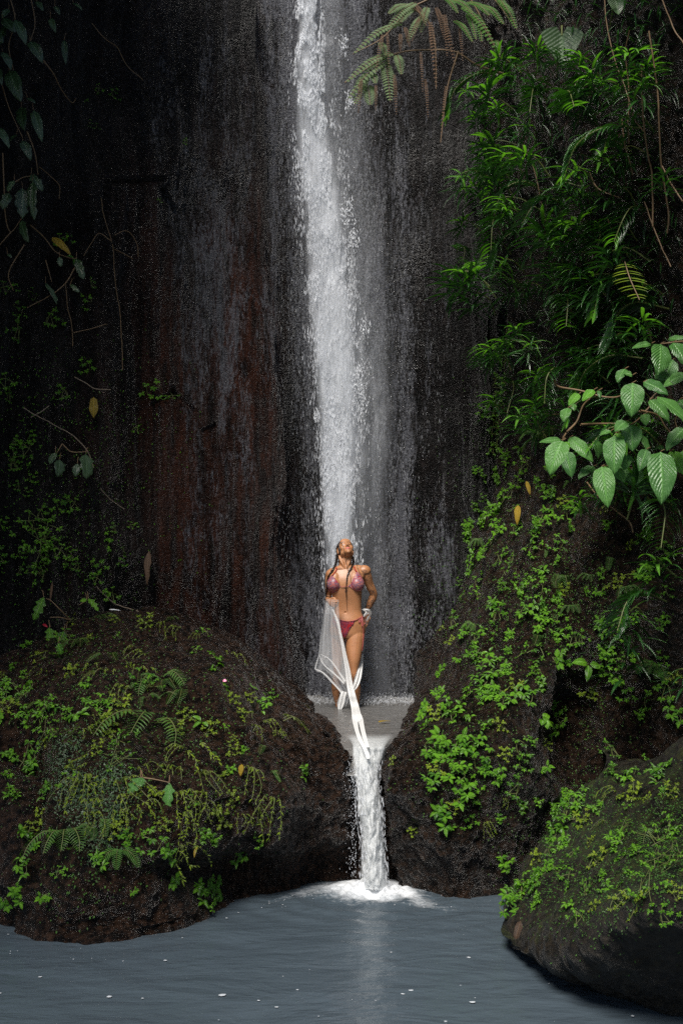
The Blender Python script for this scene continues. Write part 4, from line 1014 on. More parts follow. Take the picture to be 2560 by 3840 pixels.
# ---- fern branch hanging into the fall from above
fe = empty('hanging_fern', P(1700, -80, 10.6)); tag(fe, 'pale fern branch with dead brown fronds hanging at the top of the fall', 'fern')
gm, bm_, dm, sm = MB(), MB(), MB(), MB()
for (a, b, c_, d_, w) in [(340,20,245,62,60),(310,100,85,245,55),(270,235,52,372,60),(250,262,62,450,62),(150,330,95,470,70),(152,380,165,472,80),(232,280,255,458,75),(285,245,305,335,55),(370,10,238,135,60),(400,70,330,190,50),(350,40,300,100,60),(420,30,390,150,50),(170,330,190,375,50),(210,190,235,250,45)]:
    sm.add(*tube(pinna(gm, P(*f4(a, b), 10.1), P(*f4(c_, d_), 9.95), w / 1.197 * 10 / F_PX, 16), .0022, 4))
for (a, b, c_, d_, w) in [(520,0,625,55,50),(575,25,738,240,55),(640,60,665,190,45),(600,8,700,70,50),(740,0,822,132,55),(540,90,625,190,40),(660,20,765,110,50),(600,60,640,180,40),(700,-30,790,60,50),(480,-20,560,60,45),(730,180,745,250,30)]:
    sm.add(*tube(pinna(bm_, P(*f4(a, b), 10.0), P(*f4(c_, d_), 9.8), w / 1.197 * 10 / F_PX, 16), .0022, 4))
for (a, b, c_, d_, w) in [(222,150,190,330,18),(320,120,342,212,20),(440,110,438,235,22),(432,90,462,402,26),(480,60,548,300,22),(410,350,425,535,14),(272,330,282,522,16),(190,380,190,500,14),(125,350,112,512,18),(505,380,480,640,12),(395,60,350,190,18),(460,30,500,180,24),(500,60,510,260,18),(560,100,580,280,14),(300,150,300,230,18),(240,140,250,330,12),(390,230,400,420,12),(370,20,420,120,24)]:
    pinna(dm, P(*f4(a, b), 9.95), P(*f4(c_, d_), 9.9), w * 1.3 / 1.197 * 10 / F_PX, 20)
for st in ([(760,330),(640,290),(540,230),(400,225),(300,235),(210,270),(130,320),(50,370)], [(540,-60),(420,0),(330,50),(220,170),(90,240)], [(560,-80),(640,40),(740,240)], [(560,230),(510,400),(480,640)], [(330,20),(420,90),(455,200),(460,400)], [(560,-60),(700,-20),(820,130)]):
    sm.add(*tube([P(*f4(*q), 10.12) for q in st], [.010, .004], 6, 30))
for nm, mb_, mt in (('rachis', sm, M['vine']), ('pale_fronds', gm, M['fern_pale']), ('green_fronds', bm_, M['fern']), ('dead_fronds', dm, M['dead'])):
    rel(obj(nm, mb_.mesh(nm, mt), fe))
# yellow green fern frond among the right shoots
fe = empty('hanging_fern', P(*px5(1190, -20), 8.2)); tag(fe, 'yellow green fern frond between the shoots near the right edge', 'fern')
gm, sm = MB(), MB()
pts = spline([P(*px5(1190, -30), 8.0), P(*px5(1225, 80), 7.9), P(*px5(1285, 215), 7.85)], 16); sm.add(*tube(pts, .004, 5))
for i in range(1, 15):
    for sg in (-1, 1) if i % 3 else ():
        leaf(gm, pts[i], np.array([sg, -.2, -.15]), unit([0, -.8, .6]), .105 * math.sin(math.pi * (i / 16 * .8 + .15)) * 1.15, .0075, droop=.5, ns=6, nc=1, wave=.08)
rel(obj('rachis', sm.mesh('rachis', M['vine']), fe)); rel(obj('leaflets', gm.mesh('leaflets', M['sprig_yellow']), fe))

# ---- lianas and bare twigs
def vine(name, label, cat, pts, f, back, r_, mt):
    q = [at_px(*f(*p), back) for p in pts]
    q = np.array(q); q[:, 1] = np.convolve(np.pad(q[:, 1], 1, 'edge'), [.25, .5, .25], 'valid')
    V, F_ = tube(q, r_, 6, 40)
    V = V + .004 * fbm(V * 9, 2, 3)[:, None]
    o = obj(name, make_mesh(name, V, F_, mt)); tag(o, label, cat)
V4 = [([(1215,-10),(1225,110),(1265,300),(1310,400),(1350,520),(1390,590)], 'thin liana falling from the top edge right of the heart leaf'),
 ([(1417,135),(1430,260),(1455,420),(1465,600),(1470,760),(1500,960),(1493,1050)], 'longest pale liana hanging straight down near the right edge'),
 ([(1380,290),(1385,440),(1395,560),(1405,700),(1430,800),(1428,1020)], 'reddish liana hanging just left of the longest pale one'),
 ([(1290,530),(1310,640),(1340,790)], 'short liana ending at the bright rosette'),
 ([(1335,120),(1305,250),(1320,400),(1325,560),(1320,650)], 'kinked liana hanging from beside the heart leaf'),
 ([(900,440),(850,570),(840,660),(900,770),(940,900),(960,1040)], 'wavy thin liana hanging in the dark middle of the right cliff'),
 ([(1390,910),(1440,1050),(1520,1190)], 'liana slanting down to the right edge below the rosettes'),
 ([(1230,980),(1260,1080),(1300,1190)], 'yellowish stem slanting down under the bright rosette'),
 ([(1470,-10),(1520,130),(1568,200),(1600,260)], 'liana crossing the top right corner'),
 ([(1145,780),(1180,850),(1290,880)], 'brown stem leading to the bright rosette'),
 ([(1470,750),(1510,820),(1568,900)], 'thin liana branching off to the right edge')]
for i, (p, l) in enumerate(V4): vine('liana', l, 'liana', p, f4, .45, .0045 if i not in (1, 2) else .006, M['vine'])
vine('liana', 'brown liana sloping down under the broad-leaved shrub', 'liana', [(930,1400),(1040,1500),(1150,1580),(1220,1650),(1245,1720)], px5, .25, .005, M['vine'])
vine('liana', 'stem crossing the dark gap left of the broad-leaved shrub', 'liana', [(590,948),(680,950),(780,948)], px5, .3, .004, M['vine'])
vine('liana', 'brown stem zigzagging below the tall rosettes', 'liana', [(805,110),(830,210),(850,270),(835,350),(840,420)], px5, .25, .006, M['vine'])
V3 = [([(600,150),(650,215),(700,260),(770,320),(830,430),(940,530)], 'bare tendril running down the dark cliff, top left'),
 ([(735,1590),(755,1850),(785,2050),(797,2250),(800,2420)], 'long pale hanging stem on the left cliff'),
 ([(660,1290),(680,1420),(735,1580)], 'upper twig above the long pale hanging stem'),
 ([(550,1670),(600,1580),(650,1525),(735,1580)], 'crooked twig left of the long pale stem'),
 ([(745,1625),(810,1660),(870,1695)], 'short twig right of the long pale stem'),
 ([(250,1080),(320,1140),(390,1210),(390,1300)], 'curved tendril right of the insect-eaten leaves'),
 ([(430,1850),(440,2000),(470,2110),(480,2260)], 'tendril hanging below the crooked twig'),
 ([(480,2170),(600,2145),(700,2120)], 'nearly level thin twig on the left cliff'),
 ([(745,1530),(830,1510),(890,1580),(905,1680)], 'arched dark tendril right of the long pale stem')]
for p, l in V3: vine('tendril', l, 'tendril', p, f3, .12, .0035, M['vine'])
V0 = [([(175,450),(300,520),(430,590),(560,670),(640,770),(690,890)], 'long sloping branch reaching the shiny bluish leaf'),
 ([(550,220),(640,270),(700,305),(820,320)], 'thin level twig above the yellow leaf'), ([(230,520),(300,475),(370,435)], 'short twig crossing the long sloping branch'),
 ([(700,1760),(830,1880),(900,1905),(1010,1950)], 'dry twig lying behind the top of the mound'), ([(740,1040),(800,1110),(920,1195)], 'short red-brown twig on the cliff left of the fall')]
for p, l in V0: vine('twig', l, 'twig', p, f0, .08, .004, M['twig'])
def lone(name, label, cat, x0, y0, x1, y1, w, mt, f, back=.05, prof='ovate', ragged=.1):
    a = f(x0, y0); b = f(x1, y1); Y = at_px((a[0] + b[0]) / 2, (a[1] + b[1]) / 2, back)[1]
    mb = MB(); big_leaf(mb, *a, *b, w * .8, Y, prof=prof, ragged=ragged, ns=8, nc=2)
    o = obj(name, mb.mesh(name, mt)); tag(o, label, cat)
lone('fallen_leaf', 'yellow leaf stuck on the left cliff above the shiny leaf', 'leaf', 690, 370, 690, 500, 40, M['yellow'], f0, .05, 'holey')
lone('dead_leaf', 'large brown dead leaf plastered on the cliff left of the woman', 'leaf', 1095, 1500, 1088, 1715, 30, M['dead'], f0, .04, 'lance', .4)
lone('dead_leaf', 'dead brown leaf standing at the left end of the mound', 'leaf', 388, 1730, 372, 1860, 10, M['dead'], f0, .08, 'lance')
lone('dead_leaf', 'yellowed leaf hanging among the left branches', 'leaf', 340/1.742*1.96, (1550/1.742-1300)*1.96, 445/1.742*1.96, (1650/1.742-1300)*1.96, 34, M['yellow'], f0, .25)
lone('dead_leaf', 'orange leaf hanging from a stem on the right spur, lower one', 'leaf', 500, 1540, 497, 1650, 26, M['yellow'], px5, .12, 'ovate')
lone('dead_leaf', 'orange leaf hanging from a stem on the right spur, upper one', 'leaf', 555, 1385, 575, 1465, 18, M['yellow'], px5, .12, 'ovate')
lone('dead_leaf', 'yellow leaf on the right half of the left mound', 'leaf', 1185, 935, 1180, 985, 22, M['yellow'], f6, .05)
lone('dead_leaf', 'small orange leaf low on the left mound', 'leaf', 965, 1340, 955, 1385, 16, M['yellow'], f6, .05)
lone('petal', 'red petal lying near the left end of the mound top', 'petal', 212, 248, 230, 262, 12, M['red_petal'], f6, .04, ragged=.2)
lone('petal', 'pink petal on the right shoulder of the mound', 'petal', 1092, 525, 1108, 527, 14, M['pink_petal'], f6, .04, ragged=.2)
lone('leaf_stick', 'fallen white stick lying on the top of the mound', 'stick', 535, 178, 582, 181, 5, M['white_scrap'], f6, .06)
f7 = lambda x, y: (1000 + x / 1.005, 3200 + y / 1.005)
lone('dead_leaf', 'brown leaf caught at the waterline end of the boulder', 'leaf', 955, 255, 935, 325, 32, M['dead'], f7, .03)
# leaf floating on the upper pool
mb = MB(); a = PZ(1418, 2707, POOL2 + .02); b = PZ(1463, 2704, POOL2 + .02)
leaf(mb, a, b - a + [0, 0, .01], UPZ, np.linalg.norm(b - a), .07, droop=.2, fold=.2, prof='lance')
tag(obj('floating_leaf', mb.mesh('floating_leaf', M['yellow'])), 'yellow leaf floating on the upper pool right of the cloth', 'leaf')

# ---- uncountable small growth: one mass per rock
def cover(name, label, pts, n, size, material, seed):
    g = np.random.default_rng(seed); mb = MB()
    W_ = np.array([p[2] * p[2] for p in pts], float); W_ /= W_.sum()
    for i in range(n):
        k = g.choice(len(pts), p=W_); x, y, r_ = pts[k][:3]
        px_, py_ = x + g.normal(0, r_ * .5), y + g.normal(0, r_ * .5)
        p, nn = hit(px_, py_)
        if p is None: continue
        a = g.random() * 6.28; tang = unit(np.cross(nn, [math.cos(a), math.sin(a), .3]))
        s_ = size * g.uniform(.5, 1.4)
        bi = np.cross(nn, tang)
        lift = nn * s_ * .35
        V = np.array([p, p + tang * s_ * .5 + bi * s_ * .32 + lift, p + tang * s_ + lift * 1.2, p + tang * s_ * .5 - bi * s_ * .32 + lift * .8])
        mb.add(V, [[0, 1, 2, 3]], np.array([[g.random(), q, .3] for q in (0, .5, 1, .5)]))
    tag(obj(name, mb.mesh(name, M[material], False)), label, 'ground cover', kind='stuff')
cover('ground_cover', 'tiny creeping leaves covering the left mound', region([(300,560,260),(500,400,260),(250,350,140),(700,600,260),(900,800,260),(500,1000,200),(1150,600,160),(1200,1050,200),(700,1200,260),(400,1500,200),(80,1000,160)], 1.3067, 0, 2150), 2600, .014, 'fern', 3)
cover('ground_cover', 'pale liverwort crust on the left part of the mound', region([(330,850,90),(310,980,110),(370,1120,110),(520,1150,100),(540,1000,90),(480,1300,90),(560,950,60)], 1.3067, 0, 2150), 2600, .014, 'dark_leaf', 4)
cover('ground_cover', 'tiny creeping leaves covering the right rock spur', region([(480,300,200),(430,600,160),(700,500,260),(900,300,260),(550,900,240),(300,1100,160),(400,1350,200),(1000,600,240),(1200,500,200),(1150,1100,160),(700,1500,240)], 1.3517, 1400, 1900) + region([(380,900,160),(340,1100,160),(350,1400,220)], 1.723, 1650, 1000), 4200, .012, 'fern', 5)
cover('ground_cover', 'fine green growth over the front boulder', region([(1100,1500,160),(950,1750,160),(850,1950,140),(1500,1700,140),(1500,1500,120),(1300,1800,240),(1100,2000,160),(1500,1900,100)], 1.3517, 1400, 1900), 4200, .011, 'fern', 6)
cover('ground_cover', 'sparse tiny leaves on the dark left cliff', region([(300,1300,500),(250,800,400),(700,1500,300),(300,300,300),(900,700,260)], 1.96, 0, 1300), 1500, .016, 'sprig', 7)

# ---- unseen trees, added so their crowns shade the corners of the view
def shade_tree(name, label, trunk, blobs, n, seed):
    g = np.random.default_rng(seed)
    t = empty(name, trunk[0]); tag(t, label, 'shade tree')
    sm, lm = MB(), MB()
    sm.add(*tube(trunk, [.22, .09], 9, 24))
    for b in blobs: sm.add(*tube([trunk[-2], (np.array(trunk[-1]) + b[:3]) / 2 + [0, 0, .3], b[:3]], [.07, .02], 6, 12))
    W_ = np.array([b[3] ** 2 for b in blobs]); W_ = W_ / W_.sum()
    for i in range(n):
        b = blobs[g.choice(len(blobs), p=W_)]
        u = unit(g.normal(size=3)) * g.random() ** .4 * b[3] * np.array([1, 1, .35])
        p = np.array(b[:3]) + u; d = unit(g.normal(size=3) * [1, 1, .4]); y = unit(np.cross(UPZ, d)); s_ = g.uniform(.18, .36)
        V = np.array([p, p + d * s_ * .5 + y * s_ * .22, p + d * s_ - [0, 0, .05], p + d * s_ * .5 - y * s_ * .22])
        lm.add(V, [[0, 1, 2, 3]], np.array([[g.random(), q, .3] for q in (0, .5, 1, .5)]))
    rel(obj('trunk', sm.mesh('trunk', M['vine']), t)); rel(obj('crown', lm.mesh('crown', M['lance'], False), t))
shade_tree('added_shade_tree', 'unseen leafy tree added above the top left to shade the cliff', [(-6, 10.5, 5.5), (-5.4, 9.8, 8), (-4.2, 9, 9.6)], [(-3.4, 8.4, 9.6, 1.5), (-4.6, 7.2, 9.0, 1.6), (-3.0, 7.2, 9.4, 1.2), (-2.4, 9.2, 10.0, 1.1), (-4.4, 9, 9.6, 1.4)], 3800, 1)
shade_tree('added_shade_tree', 'unseen leafy tree added above the top right to shade the cliff', [(6, 9.5, 6), (5.4, 9, 8), (4.4, 8.6, 9.2)], [(3.2, 7.6, 9.2, 1.3), (4.6, 6.6, 8.8, 1.5), (2.4, 9.0, 9.8, 1.0), (4.2, 8.6, 9.2, 1.4), (2.2, 7.0, 9.0, .9)], 3400, 2)

shade_tree('added_shade_tree', 'unseen leafy tree added beyond the left edge to shade the pool corner', [(-5.5, 3.5, -.3), (-5.0, 3.6, 3), (-4.2, 3.8, 5.6)], [(-4.4, 3.4, 6.2, 1.3), (-3.0, 2.3, 6.6, .8), (-4.4, 6.0, 6.8, 1.3)], 2200, 3)
shade_tree('added_shade_tree', 'unseen leafy tree added beyond the right edge to shade pool and boulder', [(5.2, 3.2, -.3), (4.8, 3.4, 3), (4.0, 3.6, 5.6)], [(2.4, 4.6, 6.6, 1.0), (3.6, 3.2, 6.2, 1.2), (1.3, 2.2, 6.6, .8), (2.4, 3.0, 6.6, .8), (3.6, 5.2, 6.6, 1.2)], 2400, 4)
# mass of narrow leaves, tinted dark to put shade between the shoots
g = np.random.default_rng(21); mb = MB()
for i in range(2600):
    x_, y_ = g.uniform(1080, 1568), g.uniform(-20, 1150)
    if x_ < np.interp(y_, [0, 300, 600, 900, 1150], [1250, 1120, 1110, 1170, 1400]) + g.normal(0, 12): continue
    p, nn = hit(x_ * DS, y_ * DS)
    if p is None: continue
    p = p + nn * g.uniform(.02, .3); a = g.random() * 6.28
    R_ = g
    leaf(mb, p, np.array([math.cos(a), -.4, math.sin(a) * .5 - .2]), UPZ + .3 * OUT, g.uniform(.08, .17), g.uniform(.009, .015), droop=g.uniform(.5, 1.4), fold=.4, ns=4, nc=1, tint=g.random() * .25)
tag(obj('undergrowth', mb.mesh('undergrowth', M['lance'])), 'tangle of narrow leaves darkened for shade, filling the right cliff behind the shoots', 'undergrowth', kind='stuff')

# ------------------------------------------------------------------ the woman
WY = 10.8
def z1(x, y): return 1100 + x / 2.94, 1950 + y / 2.94          # close-up coordinates used while measuring
def c1(x, y): return 1220 + x / 8.711, 2000 + y / 8.711
def c2(x, y): return 1180 + x / 6.533, 2180 + y / 6.533
def Wp(x, y, dy=0.0, f=z1): return P(*f(x, y), WY + dy)
MZ = WY / F_PX / 2.94                                           # metres per close-up unit
def ellipsoid(mb, c, r, R=None, n=16):
    a = np.linspace(0, np.pi, n); b = np.linspace(0, 2 * np.pi, 2 * n, endpoint=False)
    V = np.stack([np.sin(a)[:, None] * np.cos(b), np.sin(a)[:, None] * np.sin(b), np.cos(a)[:, None] + 0 * b], -1) * np.array(r)
    if R is not None: V = V @ np.array(R).T
    V = (V + c).reshape(-1, 3)
    mb.add(V, grid_faces(n, 2 * n, True)[:, ::-1])
def caploft(mb, rings):
    """rings (n,k,3) closed with end fans"""
    n, k = rings.shape[:2]
    V = np.concatenate([rings.reshape(-1, 3), [rings[0].mean(0)], [rings[-1].mean(0)]])
    F = grid_faces(n, k, True).tolist()
    a, b = n * k, n * k + 1
    F += [[(i + 1) % k, i, a, a] for i in range(k)] + [[(n - 1) * k + i, (n - 1) * k + (i + 1) % k, b, b] for i in range(k)]
    mb.add(V, np.array(F))
def limb(mb, pts, dep=1.0, n=26):
    """pts: (zx, zy, dY, radius in close-up units)"""
    c = np.array([list(Wp(p[0], p[1], p[2])) + [p[3] * MZ] for p in pts]); c = spline(c, n)
    k = 18; a = np.linspace(0, 2 * np.pi, k, endpoint=False)
    t = np.gradient(c[:, :3], axis=0); t /= np.linalg.norm(t, axis=1)[:, None]
    u = np.cross(t, [0, 1, 0]); u /= np.linalg.norm(u, axis=1)[:, None] + 1e-9; w = np.cross(t, u)
    rings = c[:, None, :3] + c[:, None, 3:] * (u[:, None] * np.cos(a)[None, :, None] + w[:, None] * np.sin(a)[None, :, None] * dep)
    caploft(mb, rings)
    for q in (0, -1): ellipsoid(mb, c[q, :3], [c[q, 3] * .97] * 3, n=10)
B_ = MB()
TR = [(505,578,98,.02,.056),(528,582,150,.02,.064),(552,588,192,.018,.072),(600,590,200,.012,.086),(660,588,184,.004,.098),(720,585,176,0,.102),(790,583,170,0,.096),(860,592,158,0,.086),(930,598,150,.002,.078),(1000,600,148,.004,.076),(1060,600,164,.006,.082),(1130,600,186,.012,.095),(1200,603,190,.02,.104),(1260,603,178,.02,.10),(1300,600,150,.02,.085)]
c = spline(np.array(TR, float), 50); a = np.linspace(0, 2 * np.pi, 36, endpoint=False)
ca_, sa_ = np.cos(a), np.sin(a)
rings = []
for zy, zx, hw, dy, hd in c:
    p = Wp(zx, zy, dy)
    sx_ = np.sign(ca_) * np.abs(ca_) ** .86; sy_ = np.sign(sa_) * np.abs(sa_) ** .9
    rg = np.stack([p[0] + sx_ * hw * MZ, p[1] + sy_ * hd, p[2] + 0 * a], -1)
    front = np.clip(-sa_, 0, 1)
    # midline furrow, ribs and belly
    rg[:, 1] += front ** 6 * (.006 * math.exp(-((zy - 930) / 130) ** 2)) - front ** 3 * .008 * math.exp(-((zy - 1110) / 60) ** 2)
    rings.append(rg)
caploft(B_, np.array(rings)[:, ::-1])
for bx in (446, 702):
    ellipsoid(B_, Wp(bx, 708, -.062), [.064, .062, .066])
    ellipsoid(B_, Wp(bx + (14 if bx < 500 else -14), 660, -.045), [.056, .045, .07])
ellipsoid(B_, Wp(500, 1215, .06), [.085, .075, .09]); ellipsoid(B_, Wp(695, 1215, .06), [.085, .075, .09])
# shoulders and collar
ellipsoid(B_, Wp(412, 600, .02), [.048, .05, .048]); ellipsoid(B_, Wp(780, 562, .03), [.062, .056, .055])
ellipsoid(B_, Wp(700, 530, .025), [.075, .045, .03]); ellipsoid(B_, Wp(470, 556, .025), [.07, .045, .028])
for sg, x1 in ((-1, 440), (1, 730)): limb(B_, [(578 + sg * 12, 540, -.040, 8), (578 + sg * 70, 536, -.045, 8), (x1, 548, -.02, 9)], n=12)
# neck
limb(B_, [(578, 545, .03, 92), (573, 500, .028, 74), (570, 440, .03, 68), (572, 380, .035, 68), (575, 340, .045, 66)], n=16)
limb(B_, [(500, 400, .01, 14), (535, 470, -.03, 15), (566, 530, -.045, 10)], n=12); limb(B_, [(640, 400, .01, 14), (610, 470, -.03, 15), (590, 530, -.045, 10)], n=12)
# legs (feet stand on the pool bed, under the silty water)
limb(B_, [(692, 1190, .02, 92), (685, 1250, .015, 101), (680, 1310, .0, 101), (667, 1450, -.03, 89), (665, 1540, -.05, 74), (661, 1630, -.06, 54), (660, 1700, -.065, 46), (668, 1750, -.045, 46), (682, 1810, -.015, 52), (690, 1880, .0, 49), (696, 1960, .015, 37), (699, 2040, .025, 25), (701, 2110, .03, 25), (702, 2160, .02, 34)], n=60)
limb(B_, [(702, 2160, .02, 30), (706, 2185, -.06, 32), (712, 2200, -.15, 24)], n=10)
limb(B_, [(512, 1190, .03, 90), (504, 1250, .04, 88), (496, 1310, .05, 78), (490, 1450, .06, 68), (487, 1580, .05, 57), (482, 1690, .04, 45), (474, 1760, .06, 45), (469, 1830, .085, 49), (468, 1890, .09, 44), (474, 1960, .095, 34), (483, 2030, .10, 23), (487, 2100, .10, 24), (488, 2150, .09, 32)], n=60)
limb(B_, [(488, 2150, .09, 30), (482, 2180, .0, 30), (476, 2196, -.08, 23)], n=10)
# her right arm (left in the picture): elbow back, forearm towards the camera
limb(B_, [(402, 590, .02, 46), (393, 660, .03, 44), (390, 750, .05, 39), (388, 830, .07, 35), (388, 868, .06, 34)], n=24)
limb(B_, [(388, 868, .06, 34), (384, 880, .0, 33), (386, 890, -.08, 28), (394, 893, -.15, 21)], n=18)
# her left arm (right in the picture): elbow out, hand behind the hip
limb(B_, [(792, 560, .03, 56), (812, 630, .045, 54), (832, 700, .07, 50), (862, 765, .09, 46), (882, 815, .11, 43), (872, 860, .12, 45), (850, 910, .125, 41), (826, 965, .13, 31), (812, 1005, .135, 24)], n=40)
# hands: palm, four unequal fingers, thumb
def hand(palm, fingers, thumb):
    for p in palm: ellipsoid(B_, Wp(*p[:3]), p[3])
    for f in fingers: limb(B_, f, n=16)
    limb(B_, thumb, n=12)
hand([(412, 905, -.175, [.026, .020, .038]), (432, 912, -.19, [.020, .014, .036])],
     [[(430, 884, -.195, 10), (462, 880, -.212, 10), (490, 886, -.200, 9), (488, 892, -.176, 8), (468, 896, -.168, 8)],
      [(430, 906, -.198, 10), (466, 903, -.218, 10), (497, 908, -.204, 9), (494, 914, -.178, 8), (470, 918, -.170, 8)],
      [(428, 928, -.195, 10), (462, 927, -.214, 10), (490, 931, -.202, 9), (487, 937, -.176, 8), (466, 940, -.170, 8)],
      [(424, 950, -.188, 9), (452, 951, -.206, 8.5), (474, 954, -.196, 8), (472, 959, -.174, 7), (456, 961, -.170, 7)]],
     [(404, 880, -.165, 13), (424, 862, -.190, 11), (448, 858, -.200, 9.5), (468, 864, -.196, 8.5)])
hand([(806, 1040, .135, [.024, .018, .040]), (800, 1065, .135, [.028, .016, .030])],
     [[(822, 1085, .135, 9.5), (822, 1125, .12, 9), (812, 1155, .105, 8), (800, 1172, .10, 7.5)],
      [(808, 1092, .135, 10), (806, 1138, .12, 9.5), (798, 1175, .105, 8.5), (786, 1195, .10, 7.5)],
      [(794, 1094, .135, 9.5), (790, 1136, .125, 9), (783, 1170, .11, 8), (772, 1190, .105, 7)],
      [(780, 1088, .135, 8.5), (774, 1120, .13, 8), (768, 1148, .12, 7), (760, 1162, .115, 6.5)]],
     [(820, 1030, .125, 12), (838, 1058, .11, 10), (842, 1085, .095, 9), (836, 1104, .085, 8)])
# head: thrown back, turned a little to her left
TH, PH, RO = math.radians(45), math.radians(13), math.radians(-3)
HO = P(*c1(648, 582), WY + .045)
hF = np.array([0, -math.cos(TH), math.sin(TH)]); hU = np.array([0, math.sin(TH), math.cos(TH)]); hX = np.array([1.0, 0, 0])
def rz(v):
    v = np.array([v[0] * math.cos(PH) - v[1] * math.sin(PH), v[0] * math.sin(PH) + v[1] * math.cos(PH), v[2]])
    return np.array([v[0] * math.cos(RO) + v[2] * math.sin(RO), v[1], -v[0] * math.sin(RO) + v[2] * math.cos(RO)])
HR = np.stack([rz(hX), rz(hF), rz(hU)], 1)                     # columns: right, face, crown
def Hd(x, f, u): return HO + HR @ np.array([x, f, u])
def he(c, r): ellipsoid(B_, Hd(*c), r, HR)
he((0, -.012, .030), (.074, .092, .086)); he((0, .030, .012), (.066, .064, .075)); he((0, .032, -.035), (.058, .060, .066)); he((0, .058, -.070), (.038, .036, .032))
he((0, .078, -.092), (.022, .018, .018)); he((0, .074, .045), (.050, .022, .040))
for s_ in (-1, 1):
    he((s_ * .040, .060, -.022), (.022, .024, .026)); he((s_ * .029, .080, .026), (.024, .012, .009)); he((s_ * .031, .074, .004), (.016, .014, .011))
    he((s_ * .010, .100, -.033), (.008, .009, .007)); he((s_ * .073, -.002, -.006), (.007, .018, .030)); he((s_ * .048, .022, -.062), (.014, .034, .020))
he((0, .094, .002), (.009, .012, .026)); he((0, .107, -.024), (.011, .013, .012))
he((0, .092, -.055), (.023, .010, .006)); he((0, .091, -.066), (.020, .011, .0075)); he((.0, .092, -.0565), (.010, .012, .007))
tmp = obj('tmp_body', B_.mesh('tmp_body', None))
md = tmp.modifiers.new('r', 'REMESH'); md.mode = 'VOXEL'; md.voxel_size = .0045; md.use_smooth_shade = True
md = tmp.modifiers.new('s', 'SMOOTH'); md.factor = .5; md.iterations = 5
dg = bpy.context.evaluated_depsgraph_get()
bme = bpy.data.meshes.new_from_object(tmp.evaluated_get(dg)); bme.name = 'person'
bpy.data.objects.remove(tmp)
nv = len(bme.vertices); BV = np.empty(nv * 3, np.float32); bme.vertices.foreach_get('co', BV); BV = BV.reshape(-1, 3).astype(float)
BN = np.empty(nv * 3, np.float32); bme.vertices.foreach_get('normal', BN); BN = BN.reshape(-1, 3)
BF = [tuple(p.vertices) for p in bme.polygons]
def to_crop(pts, ox, oy, s): 
    q = PX(pts); return np.stack([(q[:, 0] - ox) * s, (q[:, 1] - oy) * s], -1)
def inside(q, poly):
    x, y = q[:, 0], q[:, 1]; r = np.zeros(len(q), bool); j = len(poly) - 1
    for i in range(len(poly)):
        xi, yi = poly[i]; xj, yj = poly[j]
        k = ((yi > y) != (yj > y)) & (x < (xj - xi) * (y - yi) / (yj - yi + 1e-9) + xi); r ^= k; j = i
    return r
C1v, C2v, Z1v = to_crop(BV, 1220, 2000, 8.711), to_crop(BV, 1180, 2180, 6.533), to_crop(BV, 1100, 1950, 2.94)
LH = (BV - HO) @ HR                                            # head-local coordinates
# navel
dn = np.hypot(Z1v[:, 0] - 573, Z1v[:, 1] - 1020); frontv = BN[:, 1] < -.3
BV[:, 1] += np.where(frontv, .012 * np.exp(-(dn / 9) ** 2), 0)
bme.vertices.foreach_set('co', BV.astype(np.float32).ravel())
ink = np.zeros(nv)
nz = fbm(BV * 60, 3, 4); line = np.abs(fbm(BV * 24, 3, 9))
armz = inside(Z1v, [(750,500),(830,520),(880,640),(930,800),(900,900),(850,990),(780,990),(790,900),(825,800),(800,700),(760,640),(735,560)])
ink = np.maximum(ink, armz * np.where(line < .13, .75, 0) * np.interp(Z1v[:, 1], [500, 700, 1000], [.9, .8, 1]))
ink = np.maximum(ink, inside(Z1v, [(795,880),(905,840),(880,960),(800,980)]) * np.clip(nz * 1.2 + .2, 0, .75))
ink = np.maximum(ink, (frontv & inside(Z1v, [(566,640),(574,640),(576,730),(600,745),(600,790),(572,805),(548,790),(548,745),(564,730)])) * np.clip(.25 + nz, 0, .6))
ink = np.maximum(ink, (frontv & inside(Z1v, [(470,540),(525,528),(526,536),(472,550)])) * .6); ink = np.maximum(ink, (frontv & inside(Z1v, [(590,528),(640,522),(640,532),(592,538)])) * .5)
ink = np.maximum(ink, inside(Z1v, [(430,1870),(470,1855),(500,1830),(502,1840),(470,1875),(440,1895)]) * .5)
x, f_, u_ = LH[:, 0], LH[:, 1], LH[:, 2]
isf = f_ > .06
lip = isf * np.clip(1.6 - np.hypot(x / .025, (u_ + .0605) / .0115) * 1.2, 0, 1)
brow = isf * np.clip(1.8 - np.hypot((np.abs(x) - .030) / .020, (u_ - .026 + 6 * (np.abs(x) - .03) ** 2) / .005) * 1.3, 0, 1)
lash = isf * np.clip(1.8 - np.hypot((np.abs(x) - .031) / .015, (u_ + .0035) / .0032) * 1.2, 0, 1)
nost = isf * np.clip(1.8 - np.hypot((np.abs(x) - .007) / .004, (u_ + .040) / .004) * 1.2, 0, 1)
at_ = bme.attributes.new('dat', 'FLOAT_COLOR', 'POINT')
A = np.ones((nv, 4), np.float32); A[:, 0] = ink; A[:, 1] = lip; A[:, 2] = np.clip(brow * .75 + lash + nost * .8, 0, 1)
at_.data.foreach_set('color', A.ravel())
m, N, L, B = mat('wet_skin')
at = N.new('ShaderNodeAttribute'); at.attribute_name = 'dat'; sp = N.new('ShaderNodeSeparateColor'); L.new(at.outputs['Color'], sp.inputs[0])
c_ = mix(N, L, noise(N, L, mapped(N, L, (1, 1, 1)), 14, 4), (.35, .150, .062), (.50, .230, .105))
